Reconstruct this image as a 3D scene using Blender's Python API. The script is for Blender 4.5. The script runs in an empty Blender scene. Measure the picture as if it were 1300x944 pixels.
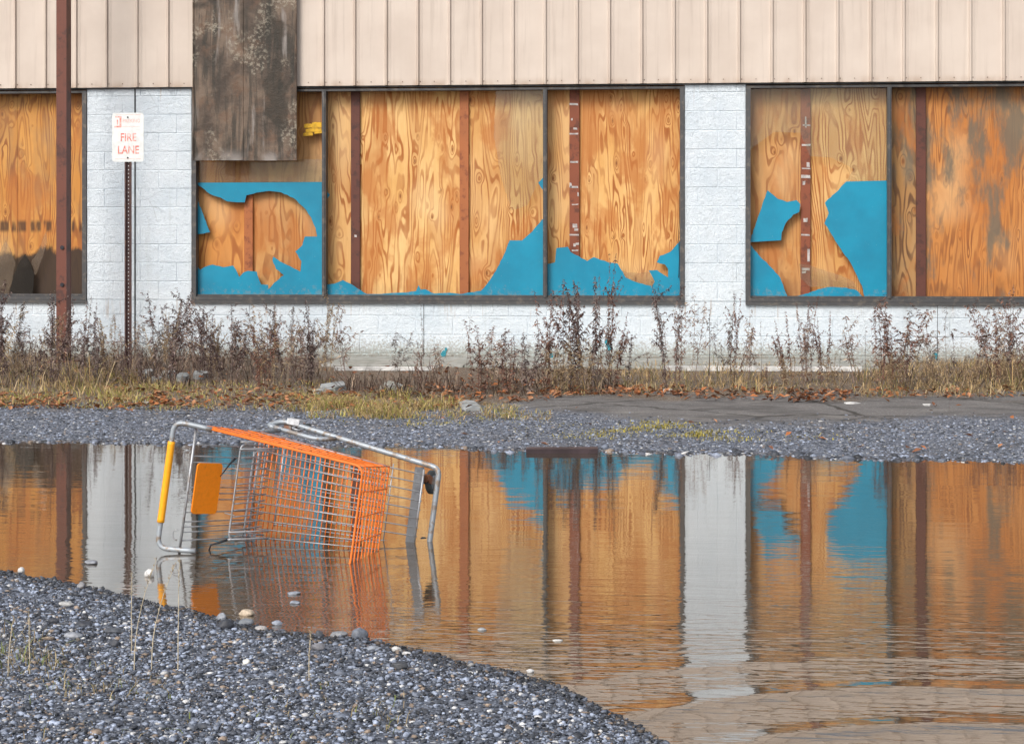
import bpy, math, random
import numpy as np
from mathutils import Matrix, Vector
from mathutils.geometry import tessellate_polygon

S = bpy.context.scene
COL = S.collection
RND = random.Random(7)

# ------------------------------------------------------------------ camera numbers
F = 2552.0; YAW = math.radians(5.75); CAM = np.array([0., -22., 1.5])
FW = np.array([-math.sin(YAW), math.cos(YAW), 0.]); RT = np.array([math.cos(YAW), math.sin(YAW), 0.])
HOR = 300.0

def ray(u, v): return FW + RT*((u-650)/F) + np.array([0, 0, 1.])*((HOR-v)/F)
def on_y(u, v, Y=0.0):
    r = ray(u, v); t = (Y-CAM[1])/r[1]; return CAM + r*t
def on_z(u, v, z=0.0):
    r = ray(u, v); t = (z-CAM[2])/r[2]; return CAM + r*t
def proj(X, Y, Z):
    dx = X-CAM[0]; dy = Y-CAM[1]; dz = Z-CAM[2]
    d = np.maximum(dx*FW[0]+dy*FW[1], .01); r = dx*RT[0]+dy*RT[1]
    return 650+F*r/d, HOR-F*dz/d
def wx(u, Y=0.0): return float(on_y(u, 300, Y)[0])
def wz(u, v, Y=0.0): return float(on_y(u, v, Y)[2])

# ------------------------------------------------------------------ object helpers
def tag(o, label=None, cat=None, group=None, kind=None):
    if label: o['label'] = label
    if cat: o['category'] = cat
    if group: o['group'] = group
    if kind: o['kind'] = kind
    return o
def empty(name, loc=(0, 0, 0)):
    o = bpy.data.objects.new(name, None); COL.objects.link(o); o.location = loc
    o.empty_display_size = .2
    return o

class MB:
    def __init__(s): s.v = []; s.f = []; s.mi = []; s.c = []
    def add(s, vs, fs, mi=0):
        b = len(s.v); s.v += [tuple(map(float, p)) for p in vs]
        s.f += [tuple(b+i for i in f) for f in fs]; s.mi += [mi]*len(fs)
    def box(s, x0, x1, y0, y1, z0, z1, mi=0, bev=0.0):
        if bev <= 0:
            s.add([(x, y, z) for z in (z0, z1) for y in (y0, y1) for x in (x0, x1)],
                  [(0, 2, 3, 1), (4, 5, 7, 6), (0, 1, 5, 4), (2, 6, 7, 3), (0, 4, 6, 2), (1, 3, 7, 5)], mi)
        else:
            b = bev
            # front (y0) face chamfered
            o = [(x0, z0), (x1, z0), (x1, z1), (x0, z1)]; i = [(x0+b, z0+b), (x1-b, z0+b), (x1-b, z1-b), (x0+b, z1-b)]
            vs = [(x, y1, z) for x, z in o]+[(x, y0+b, z) for x, z in o]+[(x, y0, z) for x, z in i]
            fs = [(3, 2, 1, 0)]
            for k in range(4):
                n = (k+1) % 4; fs += [(k, n, 4+n, 4+k), (4+k, 4+n, 8+n, 8+k)]
            fs.append((8, 9, 10, 11)); s.add(vs, fs, mi)
    def tube(s, pts, r, sides=6, mi=0, closed=False, r1=None, cap=True):
        pts = [Vector(p) for p in pts]; n = len(pts); b = len(s.v)
        prev = None
        for i, p in enumerate(pts):
            if closed: t = pts[(i+1) % n]-pts[i-1]
            else: t = pts[min(i+1, n-1)]-pts[max(i-1, 0)]
            t.normalize()
            if prev is None:
                a = Vector((0, 0, 1)) if abs(t.z) < .9 else Vector((1, 0, 0))
                u = t.cross(a).normalized()
            else: u = (prev-t*prev.dot(t)).normalized()
            prev = u; w = t.cross(u)
            rr = r if r1 is None else r+(r1-r)*i/max(1, n-1)
            for k in range(sides):
                a = 2*math.pi*k/sides
                q = p+u*(math.cos(a)*rr)+w*(math.sin(a)*rr); s.v.append((q.x, q.y, q.z))
        m = n if closed else n-1; cnt = 0
        for i in range(m):
            j = (i+1) % n
            for k in range(sides):
                l = (k+1) % sides
                s.f.append((b+i*sides+k, b+i*sides+l, b+j*sides+l, b+j*sides+k)); cnt += 1
        if cap and not closed:
            s.f.append(tuple(b+k for k in range(sides))[::-1]); s.f.append(tuple(b+(n-1)*sides+k for k in range(sides))); cnt += 2
        s.mi += [mi]*cnt
    def prism(s, poly, y0, y1, mi=0):
        """poly: list of (x,z); thickness y0..y1 (y0 is the front)"""
        n = len(poly)
        tris = tessellate_polygon([[Vector((x, z, 0)) for x, z in poly]])
        vs = [(x, y0, z) for x, z in poly]+[(x, y1, z) for x, z in poly]
        fs = []
        for t in tris:
            a, b_, c = t
            fs.append((a, b_, c)); fs.append((n+c, n+b_, n+a))
        for k in range(n): fs.append((k, (k+1) % n, n+(k+1) % n, n+k))
        s.add(vs, fs, mi)
    def build(s, name, mats, parent=None, smooth=False):
        me = bpy.data.meshes.new(name); me.from_pydata(s.v, [], s.f)
        if not isinstance(mats, (list, tuple)): mats = [mats]
        for m in mats: me.materials.append(m)
        if any(s.mi): me.polygons.foreach_set('material_index', s.mi)
        if smooth: me.polygons.foreach_set('use_smooth', [True]*len(s.f))
        if s.c:
            ca = me.color_attributes.new('Col', 'FLOAT_COLOR', 'POINT')
            ca.data.foreach_set('color', np.array(s.c, dtype=np.float32).ravel())
        me.update()
        o = bpy.data.objects.new(name, me); COL.objects.link(o)
        if parent: o.parent = parent
        return o

def fixn(o):
    import bmesh
    bm = bmesh.new(); bm.from_mesh(o.data); bmesh.ops.recalc_face_normals(bm, faces=bm.faces); bm.to_mesh(o.data); bm.free(); return o

def round_path(pts, r, n=5):
    pts = [Vector(p) for p in pts]; out = [pts[0]]
    for i in range(1, len(pts)-1):
        a, b, c = pts[i-1], pts[i], pts[i+1]
        d1 = (a-b); d2 = (c-b); k = min(r, d1.length*.49, d2.length*.49)
        p = b+d1.normalized()*k; q = b+d2.normalized()*k
        for j in range(n+1):
            t = j/n; out.append(p*(1-t)**2+b*2*t*(1-t)+q*t*t)
    out.append(pts[-1]); return out

# ------------------------------------------------------------------ material helpers
class NT:
    def __init__(s, name):
        s.m = bpy.data.materials.new(name); s.m.use_nodes = True; s.t = s.m.node_tree; s.t.nodes.clear()
        s.out = s.t.nodes.new('ShaderNodeOutputMaterial')
    def n(s, typ, **kw):
        n = s.t.nodes.new(typ)
        for k, v in kw.items(): setattr(n, k, v)
        return n
    def set(s, sock, v):
        if hasattr(v, 'is_output') or isinstance(v, bpy.types.NodeSocket): s.t.links.new(v, sock)
        elif isinstance(v, (tuple, list)) and sock.type == 'RGBA' and len(v) == 3: sock.default_value = (*v, 1)
        else: sock.default_value = v
    def math(s, op, a, b=0.0, c=None):
        n = s.n('ShaderNodeMath', operation=op); s.set(n.inputs[0], a); s.set(n.inputs[1], b)
        if c is not None: s.set(n.inputs[2], c)
        return n.outputs[0]
    def pos(s, obj=False):
        if obj: return s.n('ShaderNodeTexCoord').outputs['Object']
        return s.n('ShaderNodeNewGeometry').outputs['Position']
    def sep(s, v):
        n = s.n('ShaderNodeSeparateXYZ'); s.set(n.inputs[0], v); return n.outputs
    def comb(s, x, y, z):
        n = s.n('ShaderNodeCombineXYZ'); s.set(n.inputs[0], x); s.set(n.inputs[1], y); s.set(n.inputs[2], z); return n.outputs[0]
    def mapv(s, v, scale=(1, 1, 1), loc=(0, 0, 0), rot=(0, 0, 0)):
        n = s.n('ShaderNodeMapping'); s.set(n.inputs[0], v); n.inputs[1].default_value = loc; n.inputs[2].default_value = rot; n.inputs[3].default_value = scale
        return n.outputs[0]
    def noise(s, v, scale=1, detail=3, rough=.5, dist=0, col=False):
        n = s.n('ShaderNodeTexNoise'); s.set(n.inputs['Vector'], v); n.inputs['Scale'].default_value = scale
        n.inputs['Detail'].default_value = detail; n.inputs['Roughness'].default_value = rough; n.inputs['Distortion'].default_value = dist
        return n.outputs['Color' if col else 'Fac']
    def voro(s, v, scale=1, feat='F1', out='Distance', rnd=1):
        n = s.n('ShaderNodeTexVoronoi', feature=feat); s.set(n.inputs['Vector'], v); n.inputs['Scale'].default_value = scale
        n.inputs['Randomness'].default_value = rnd
        return n.outputs[out]
    def ss(s, x, a, b, lo=0.0, hi=1.0):
        n = s.n('ShaderNodeMapRange', interpolation_type='SMOOTHSTEP'); s.set(n.inputs[0], x)
        n.inputs[1].default_value = a; n.inputs[2].default_value = b; n.inputs[3].default_value = lo; n.inputs[4].default_value = hi
        return n.outputs[0]
    def mix(s, fac, a, b, mode='MIX'):
        n = s.n('ShaderNodeMix', data_type='RGBA', blend_type=mode)
        s.set(n.inputs[0], fac); s.set(n.inputs[6], a); s.set(n.inputs[7], b); return n.outputs[2]
    def bump(s, h, strength=.5, dist=.01, normal=None):
        n = s.n('ShaderNodeBump'); s.set(n.inputs['Height'], h); n.inputs['Strength'].default_value = strength; n.inputs['Distance'].default_value = dist
        if normal is not None: s.set(n.inputs['Normal'], normal)
        return n.outputs[0]
    def attr(s, name='Col'):
        n = s.n('ShaderNodeVertexColor'); n.layer_name = name; return n.outputs[0]
    def pbsdf(s, col, rough=.6, metal=0.0, normal=None, spec=.5, alpha=None):
        n = s.n('ShaderNodeBsdfPrincipled'); s.set(n.inputs['Base Color'], col); s.set(n.inputs['Roughness'], rough)
        s.set(n.inputs['Metallic'], metal); s.set(n.inputs['Specular IOR Level'], spec)
        if normal is not None: s.set(n.inputs['Normal'], normal)
        if alpha is not None: s.set(n.inputs['Alpha'], alpha)
        return n
    def end(s, sh):
        s.t.links.new(sh.outputs[0] if hasattr(sh, 'outputs') else sh, s.out.inputs[0]); return s.m

def coated(name, col, rust, amt):
    k = NT(name); p = k.pos(True); n = k.noise(p, 9, 5, .7); n2 = k.noise(p, 55, 4, .7)
    c = k.mix(k.ss(n2, .40, .7, 0, .35), col, tuple(a*.72 for a in col)); c = k.mix(k.ss(n, .60, .70, 0, amt), c, rust)
    c = k.mix(k.ss(n2, .66, .72, 0, amt), c, rust)
    return k.end(k.pbsdf(c, k.ss(n, .3, .7, .38, .6), 0, k.bump(n2, .15, .002), .45))
def simple(name, col, rough=.6, metal=0., var=.25, scale=30, bump=.0, col2=None):
    k = NT(name); p = k.pos(True); n = k.noise(p, scale, 4, .6)
    c2 = col2 or tuple(c*(1-var*1.6) for c in col)
    c = k.mix(k.ss(n, .35, .68), col, c2)
    nm = k.bump(k.noise(p, scale*5, 3), bump, .003) if bump else None
    return k.end(k.pbsdf(c, rough, metal, nm))

# ---- painted block
def m_block():
    k = NT('painted_block'); p = k.pos()
    x, y, z = k.sep(p)
    n1 = k.noise(p, 1.7, 5, .6); n2 = k.noise(p, 22, 5, .7); n3 = k.noise(p, 70, 4, .7)
    c = k.mix(k.ss(n1, .35, .7), (.73, .795, .85), (.64, .72, .79))
    c = k.mix(k.ss(n2, .54, .72, 0, .5), c, (.44, .52, .59))
    # runs of grey dirt down the wall
    st = k.noise(k.mapv(p, (9, 9, .5)), 1, 4, .6)
    c = k.mix(k.ss(st, .56, .75, 0, .4), c, (.52, .57, .58))
    # paint worn off, block showing
    w = k.math('MULTIPLY', k.ss(k.noise(p, 9, 6, .75), .66, .72), .65)
    c = k.mix(w, c, (.42, .40, .36))
    # splash-back and algae near the ground
    hz = k.math('ADD', z, k.math('MULTIPLY', k.noise(k.mapv(p, (5, 5, 14)), 1, 4, .7), -.22))
    g = k.ss(hz, .26, .06)
    c = k.mix(k.math('MULTIPLY', g, .5), c, (.33, .42, .36))
    g2 = k.ss(hz, .10, .03)
    c = k.mix(k.math('MULTIPLY', g2, .8), c, (.16, .13, .10))
    spl = k.math('MULTIPLY', k.ss(k.noise(k.mapv(p, (1, 1, 1.5)), 16, 5, .7), .6, .66), k.ss(z, .75, .2, 0, .8))
    c = k.mix(spl, c, (.38, .36, .32))
    # rust runs below the window sills and under the fascia
    run = k.noise(k.mapv(p, (21, 1, .7), (4, 0, 0)), 1, 3, .6)
    rz = k.math('MAXIMUM', k.ss(k.math('ABSOLUTE', k.math('SUBTRACT', z, .70)), .16, .03), k.ss(z, 2.75, 3.15))
    c = k.mix(k.math('MULTIPLY', k.ss(run, .60, .70, 0, .5), rz), c, (.40, .27, .17))
    mud = k.math('ADD', k.noise(p, 38, 5, .75), k.ss(z, .66, .16, -.12, .20))
    c = k.mix(k.ss(mud, .60, .68, 0, .6), c, (.33, .29, .24))
    crk = k.n('ShaderNodeTexVoronoi', feature='DISTANCE_TO_EDGE'); k.set(crk.inputs['Vector'], k.math('ADD', 0, 0) if 0 else p); crk.inputs['Scale'].default_value = 3.1
    c = k.mix(k.math('MULTIPLY', k.ss(crk.outputs['Distance'], .010, .002, 0, .5), k.ss(k.noise(p, 2.2, 2), .5, .6)), c, (.35, .38, .40))
    big = k.noise(p, 14, 6, .75)
    nm = k.bump(k.math('ADD', big, k.math('MULTIPLY', n3, .35)), 1.0, .027)
    return k.end(k.pbsdf(c, .75, 0, nm, .3))

def m_plywood(name, seed, base=(.66, .38, .14), grain=(.30, .085, .015), period=1.1, weather=0.0, dirt=0.3, rings=13, red=0.0, grad=.55, R=.62, mould=0):
    k = NT(name); p = k.pos(); x, y, z = k.sep(p)
    th = k.math('MULTIPLY', x, 2*math.pi/period)
    cx = k.math('COSINE', th); sx = k.math('SINE', th)
    drift = k.math('MULTIPLY', x, .12)
    # warp around knots (knots come back with every turn of the log)
    kv = k.comb(k.math('ADD', k.math('MULTIPLY', cx, .42), seed*3.1), k.math('ADD', k.math('MULTIPLY', sx, .42), drift), k.math('MULTIPLY', z, 1.5))
    kn = k.n('ShaderNodeTexVoronoi', feature='F1'); k.set(kn.inputs['Vector'], kv); kn.inputs['Scale'].default_value = 2.1; kn.inputs['Randomness'].default_value = .85
    d = kn.outputs['Distance']
    gau = k.math('POWER', 2.718, k.math('MULTIPLY', k.math('POWER', k.math('MULTIPLY', d, 4.2), 2.0), -1.0))
    row = k.ss(k.math('ABSOLUTE', k.math('SUBTRACT', k.math('FRACT', k.math('ADD', k.math('DIVIDE', z, R), seed*.37)), .5)), .34, .20, .0, 1.0)
    rowi = k.math('ADD', k.math('MULTIPLY', row, .85), .15)
    gau = k.math('MULTIPLY', gau, rowi)
    v = k.comb(k.math('ADD', k.math('MULTIPLY', cx, .25), seed), k.math('ADD', k.math('MULTIPLY', sx, .25), drift), k.math('MULTIPLY', z, .25))
    n = k.noise(v, 2.3, 1.6, .45, .15)
    n = k.math('ADD', n, k.math('MULTIPLY', x, grad))
    n = k.math('ADD', n, k.math('MULTIPLY', gau, .15))
    n = k.math('ADD', n, k.math('MULTIPLY', k.noise(k.mapv(p, (9, 1, 2.2)), 1, 3), .06))
    a = k.math('MULTIPLY', n, rings*2*math.pi)
    s_ = k.math('SINE', a)
    line = k.ss(s_, -.05, .9)
    soft = k.ss(k.math('SINE', k.math('MULTIPLY', a, .22)), .35, 1.0)
    fib = k.noise(k.mapv(p, (260, 1, 5)), 1, 3, .6)
    tone = k.noise(k.mapv(p, (3.2, 1, 1.1), (seed, 0, seed)), 1, 4, .6)
    br = k.mix(k.ss(tone, .3, .7), base, tuple(b*t for b, t in zip(base, (.84, .72, .55))))
    c = k.mix(k.math('MULTIPLY', soft, .30), br, grain)
    vary = k.ss(k.noise(k.mapv(p, (5, 1, 2.2), (seed*2, 0, 4)), 1, 3), .3, .65, .35, 1.0)
    c = k.mix(k.math('MULTIPLY', line, vary), c, grain)
    c = k.mix(k.ss(fib, .42, .75, 0, .38), c, (.42, .2, .06))
    am = k.noise(k.mapv(p, (2.4, 1, 1.0), (seed*5, 0, seed)), 1, 5, .6, .5)
    c = k.mix(k.ss(am, .49, .60, 0, .65), c, (.44, .145, .03))
    sheet = k.noise(k.mapv(p, (1.3, 1, .8), (seed*2, 0, 9)), 1, 2)
    c = k.mix(k.ss(sheet, .5, .7, 0, .4), c, (.76, .53, .28))
    c = k.mix(k.math('MULTIPLY', k.ss(d, .11, .05, 0, .95), row), c, (.09, .028, .012))
    c = k.mix(k.math('MULTIPLY', k.ss(d, .22, .10, 0, .5), row), c, (.36, .13, .03))
    if red: c = k.mix(red, c, (.50, .20, .06))
    # grey weathering at the top and water stains along the foot
    if weather:
        wn = k.math('ADD', k.noise(k.mapv(p, (4, 1, 1.2), (seed, 0, 0)), 1, 5, .65), k.math('MULTIPLY', k.ss(z, 1.2, 3.1), .12))
        c = k.mix(k.ss(wn, .50, .68, 0, weather), c, (.13, .115, .085))
    dn = k.math('ADD', k.noise(k.mapv(p, (7, 1, 2.5), (0, 0, seed)), 1, 5, .7), k.ss(z, 1.25, .85, 0, .25))
    c = k.mix(k.ss(dn, .62, .85, 0, dirt), c, (.17, .075, .03))
    if mould:
        mn = k.math('ADD', k.math('MULTIPLY', k.noise(k.mapv(p, (2.2, 1, 1.2)), 1, 2), .75), k.math('MULTIPLY', k.noise(k.mapv(p, (14, 1, 5)), 1, 4, .7), .25))
        c = k.mix(k.ss(k.math('ADD', mn, k.ss(z, 1.62, .95, -.28, .42)), .50, .60, 0, .96), c, (.035, .022, .015))
        band = k.ss(k.math('ABSOLUTE', k.math('SUBTRACT', z, 1.615)), .09, .03)
        c = k.mix(k.math('MULTIPLY', band, k.ss(k.noise(k.mapv(p, (13, 1, 2)), 1, 3), .45, .6, 0, .85)), c, (.05, .025, .015))
    nm = k.bump(k.math('ADD', line, fib), .12, .004)
    return k.end(k.pbsdf(c, .62, 0, nm, .35))

def m_fascia():
    k = NT('fascia_sheet'); p = k.pos(); x, y, z = k.sep(p)
    n = k.noise(p, 1.3, 4, .6); st = k.noise(k.mapv(p, (14, 1, .6)), 1, 5, .65); sp = k.noise(p, 60, 3, .7)
    c = k.mix(k.ss(n, .3, .7), (.62, .535, .465), (.55, .465, .40))
    c = k.mix(k.ss(st, .5, .78, 0, .45), c, (.36, .29, .24))
    c = k.mix(k.ss(sp, .70, .76, 0, .6), c, (.24, .19, .16))
    # streaky darker brown bands beside the seams
    fx = k.math('FRACT', k.math('DIVIDE', k.math('ADD', x, 30.0), SEAM)); e = k.math('ABSOLUTE', k.math('SUBTRACT', fx, .5))
    sd = k.math('MULTIPLY', k.ss(e, .40, .5), k.ss(st, .35, .65, .2, .75))
    c = k.mix(k.math('MULTIPLY', sd, .55), c, (.34, .25, .18))
    bt = k.math('MULTIPLY', k.ss(z, 3.26, 3.16), k.ss(k.noise(k.mapv(p, (7, 1, 2)), 1, 4), .35, .7, 0, .55))
    c = k.mix(bt, c, (.36, .24, .16))
    nm = k.bump(k.noise(p, 2.2, 2), .3, .03)
    return k.end(k.pbsdf(c, .48, 0, nm, .4))

def m_oldboard():
    k = NT('weathered_board'); p = k.pos(); x, y, z = k.sep(p)
    n = k.noise(p, 2.6, 6, .65, .4); st = k.noise(k.mapv(p, (11, 1, 1.0)), 1, 6, .65, .5); f = k.noise(p, 26, 7, .75)
    c = k.mix(k.ss(n, .34, .66), (.055, .038, .028), (.175, .125, .09))
    c = k.mix(k.ss(st, .46, .62, 0, .85), c, (.030, .026, .02))
    c = k.mix(k.ss(k.noise(k.mapv(p, (8, 1, .9), (3, 0, 0)), 1, 4, .6), .60, .74, 0, .8), c, (.30, .27, .25))
    msk = k.math('MULTIPLY', k.ss(k.noise(k.mapv(p, (2.3, 1, 1.5), (7, 0, 2)), 1, 3, .5, .6), .50, .58), k.ss(f, .48, .6))
    c = k.mix(k.math('MULTIPLY', msk, .7), c, (.36, .32, .25))
    c = k.mix(k.ss(k.noise(p, 5, 5, .7), .50, .68, 0, .55), c, (.15, .080, .045))
    bl = k.ss(k.noise(k.mapv(p, (2.0, 1, 1.1), (1.3, 0, 5)), 1, 4, .6, .8), .58, .66)
    c = k.mix(k.math('MULTIPLY', bl, .75), c, (.022, .018, .012))
    bot_sheen = k.math('MULTIPLY', k.ss(z, 2.50, 2.33), k.ss(k.noise(k.mapv(p, (5, 1, 3), (2, 0, 0)), 1, 4), .38, .62))
    c = k.mix(k.math('MULTIPLY', bot_sheen, .7), c, (.34, .31, .29))  # pale metallic sheen near the lower edge, painted into the colour
    nm = k.bump(k.math('ADD', f, n), .6, .012)
    return k.end(k.pbsdf(c, .55, 0, nm, .4))

def m_metal(name, col, col2, scale=20, rough=.5, metal=.3, thr=(.5, .65)):
    k = NT(name); p = k.pos(True)
    n = k.noise(p, scale, 5, .65)
    c = k.mix(k.ss(n, *thr), col, col2)
    c = k.mix(k.ss(k.noise(p, scale*.2, 2), .4, .7, 0, .35), c, tuple(a*.6 for a in col))
    return k.end(k.pbsdf(c, rough, metal, k.bump(n, .15, .003)))

def m_glass(name, tint, haze):
    k = NT(name); p = k.pos()
    tr = k.n('ShaderNodeBsdfTransparent'); tr.inputs[0].default_value = (.95, .97, .96, 1)
    gl = k.n('ShaderNodeBsdfGlossy'); gl.inputs['Roughness'].default_value = .03
    df = k.n('ShaderNodeBsdfDiffuse'); k.set(df.inputs[0], tint)
    m1 = k.n('ShaderNodeMixShader'); m2 = k.n('ShaderNodeMixShader')
    k.set(m1.inputs[0], k.ss(k.noise(k.mapv(p, (2, 1, 3)), 1, 5, .65), .3, .75, haze*.5, haze*1.3))
    k.t.links.new(tr.outputs[0], m1.inputs[1]); k.t.links.new(df.outputs[0], m1.inputs[2])
    m2.inputs[0].default_value = .03; k.t.links.new(m1.outputs[0], m2.inputs[1]); k.t.links.new(gl.outputs[0], m2.inputs[2])
    return k.end(m2)

def m_ground():
    k = NT('ground_gravel'); p = k.pos(); r, g, b = k.sep(k.attr('Col'))
    n = k.noise(p, 1.1, 4, .6); v = k.voro(p, 55, 'F1', 'Color'); d = k.voro(p, 55); v2 = k.voro(p, 120, 'F1', 'Color')
    vr = k.sep(v)[0]
    stone = k.mix(k.ss(vr, 0, 1), (.065, .076, .10), (.18, .20, .245))
    stone = k.mix(k.ss(k.sep(v)[1], .93, .96), stone, (.48, .49, .50))
    stone = k.mix(k.ss(n, .45, .7, 0, .35), stone, (.11, .095, .08))
    asp = k.mix(k.noise(p, 3, 4, .6), (.10, .098, .098), (.175, .165, .16))
    asp = k.mix(k.ss(k.sep(v2)[0], .90, .95, 0, .6), asp, (.34, .34, .33))
    asp = k.mix(k.ss(k.noise(k.mapv(p, (1, 3, 1)), 1.2, 5, .65), .46, .62, 0, .7), asp, (.065, .062, .06))
    asp = k.mix(k.ss(k.noise(k.mapv(p, (.7, 2, 1), (5, 0, 0)), 2.2, 5, .7), .55, .68, 0, .5), asp, (.26, .245, .225))
    ck = k.n('ShaderNodeTexVoronoi', feature='DISTANCE_TO_EDGE'); k.set(ck.inputs['Vector'], k.mapv(p, (.55, .9, 1))); ck.inputs['Scale'].default_value = 1.0
    asp = k.mix(k.ss(k.math('ADD', ck.outputs['Distance'], k.math('MULTIPLY', k.noise(p, 6, 4, .7), .05)), .045, .028, 0, .85), asp, (.03, .028, .024))
    soil = k.mix(k.noise(p, 9, 5, .7), (.07, .05, .035), (.20, .15, .105))
    soil = k.mix(k.ss(k.sep(v2)[0], .86, .9, 0, .8), soil, (.36, .34, .31))
    c = k.mix(r, stone, asp); c = k.mix(g, c, soil)
    c = k.mix(k.math('MULTIPLY', b, .6), c, (.035, .03, .025))
    h = k.math('MULTIPLY', k.math('SUBTRACT', 1.0, d), k.math('SUBTRACT', 1.0, k.math('MULTIPLY', r, .8)))
    nm = k.bump(h, .7, .012)
    nm = k.bump(k.noise(p, 120, 3), .4, .004, nm)
    rough = k.math('SUBTRACT', .85, k.math('MULTIPLY', b, .55))
    return k.end(k.pbsdf(c, rough, 0, nm, .4))

def m_col(name, rough=.7, spec=.35, bump=0.0, scale=60, trans=0.0):
    k = NT(name); c = k.attr('Col'); p = k.pos()
    n = k.noise(p, scale, 4, .65)
    c = k.mix(k.ss(n, .35, .7, 0, .45), c, (.02, .018, .016))
    nm = k.bump(n, bump, .004) if bump else None
    return k.end(k.pbsdf(c, rough, 0, nm, spec))

def m_water():
    k = NT('puddle_water'); p = k.pos(); x, y, z = k.sep(p)
    # long low wind ripples, crests running across the view
    w1 = k.noise(k.mapv(p, (1.4, 9.0, 1)), 1, 2.0, .5, .3)
    w2 = k.noise(k.mapv(p, (7.0, 24.0, 1), (0, 0, 0), (0, 0, .05)), 1, 2, .5, .4)
    w3 = k.noise(k.mapv(p, (.5, 1.8, 1)), 1, 2)
    near = k.ss(y, -11.5, -15.2, .30, 1.0)
    # a set of rings spreading in from the lower right
    dx = k.math('SUBTRACT', x, RING[0]); dy = k.math('SUBTRACT', y, RING[1])
    rr = k.math('SQRT', k.math('ADD', k.math('MULTIPLY', dx, dx), k.math('MULTIPLY', dy, dy)))
    rr = k.math('ADD', rr, k.math('MULTIPLY', w3, .22))
    ring = k.math('POWER', k.math('ADD', k.math('MULTIPLY', k.math('SINE', k.math('MULTIPLY', rr, 2*math.pi/.5)), .5), .5), 3.0)
    rm = k.math('MULTIPLY', k.ss(rr, RING[2]-.05, RING[2]-.55), k.ss(rr, .3, 1.0))
    h = k.math('ADD', k.math('MULTIPLY', w1, .0015), k.math('MULTIPLY', w2, .0013))
    h = k.math('MULTIPLY', h, near)
    h = k.math('ADD', h, k.math('MULTIPLY', w3, .003))
    h = k.math('ADD', h, k.math('MULTIPLY', k.math('MULTIPLY', ring, rm), .0042))
    nm = k.bump(h, 1.0, 1.0)
    gl = k.n('ShaderNodeBsdfGlossy'); gl.inputs['Roughness'].default_value = .015; gl.inputs[0].default_value = (.88, .86, .84, 1)
    k.set(gl.inputs['Normal'], nm)
    tr = k.n('ShaderNodeBsdfTransparent'); tr.inputs[0].default_value = (.78, .66, .50, 1)
    df = k.n('ShaderNodeBsdfDiffuse'); df.inputs[0].default_value = (.125, .095, .062, 1)
    m1 = k.n('ShaderNodeMixShader'); m1.inputs[0].default_value = .62
    k.t.links.new(tr.outputs[0], m1.inputs[1]); k.t.links.new(df.outputs[0], m1.inputs[2])
    fr = k.n('ShaderNodeFresnel'); fr.inputs[0].default_value = 2.25; k.set(fr.inputs['Normal'], nm)
    m2 = k.n('ShaderNodeMixShader'); k.t.links.new(k.ss(fr.outputs[0], 0, .75, 0.02, .94), m2.inputs[0])
    k.t.links.new(m1.outputs[0], m2.inputs[1]); k.t.links.new(gl.outputs[0], m2.inputs[2])
    return k.end(m2)

SEAM = .352
_rc = on_z(1330, 1040); RING = (float(_rc[0]), float(_rc[1]), 2.35)

M = {}
M['block'] = m_block(); M['fascia'] = m_fascia(); M['oldboard'] = m_oldboard()
M['frame'] = m_metal('window_frame_metal', (.075, .075, .078), (.14, .125, .11), 14, .5, .3)
M['dark'] = simple('dark_joint', (.05, .055, .06), .8)
M['void'] = simple('dark_inside', (.02, .018, .016), .9)
M['blue'] = simple('blue_film', (.002, .25, .40), .3, 0, .12, 3, 0, (.003, .215, .34))
def m_blue():
    k = NT('blue_film'); p = k.pos(); x, y, z = k.sep(p)
    n = k.noise(p, 2.2, 4, .6); c = k.mix(k.ss(n, .3, .7), (.003, .255, .41), (.004, .20, .33))
    sc = k.noise(k.mapv(p, (90, 1, 3), (0, 0, 0), (0, .3, 0)), 1, 3, .7); c = k.mix(k.ss(sc, .66, .74, 0, .35), c, (.12, .40, .52))
    d = k.math('ADD', k.noise(p, 17, 5, .75), k.ss(z, 1.15, .84, -.15, .12)); c = k.mix(k.ss(d, .60, .72, 0, .45), c, (.20, .24, .24))
    sp = k.noise(p, 75, 2, .6); c = k.mix(k.ss(sp, .74, .78, 0, .7), c, (.45, .55, .58))
    nm = k.bump(k.noise(k.mapv(p, (1.5, 1, 1)), 2.5, 3, .5), .25, .02)
    return k.end(k.pbsdf(c, .30, 0, nm, .5))
M['blue'] = m_blue()
M['yellow'] = simple('plain_yellow', (.75, .42, .01), .5, 0, .2, 40)
M['red_stud'] = m_metal('primer_stud', (.23, .062, .026), (.12, .035, .018), 12, .65, 0)
M['dark_stud'] = m_metal('dark_red_stud', (.115, .035, .022), (.06, .022, .016), 10, .65, 0)
M['orange_stud'] = m_metal('orange_stud', (.38, .12, .035), (.22, .06, .02), 9, .6, 0)
M['white_mark'] = simple('white_paint_mark', (.52, .48, .46), .7)
M['rust_post'] = m_metal('rust_painted_steel', (.15, .046, .028), (.07, .026, .020), 7, .6, 0)
M['splash'] = simple('blue_green_paint', (.03, .30, .38), .7)
M['roof'] = simple('roofing', (.2, .2, .2), .9)
M['concrete'] = simple('concrete', (.36, .36, .34), .85, 0, .35, 8, .3, (.22, .23, .20))
M['concrete_pale'] = simple('pale_concrete', (.36, .38, .385), .85, 0, .3, 14, .3)
M['white_board'] = simple('white_board', (.70, .70, .69), .6, 0, .3, 9)
M['glass'] = m_glass('hazy_glass', (.62, .52, .42), .035)
M['glass_grey'] = m_glass('dirty_glass', (.40, .28, .19), .13)
M['glass_dark'] = m_glass('dark_glass', (.03, .025, .02), .85)
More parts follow.
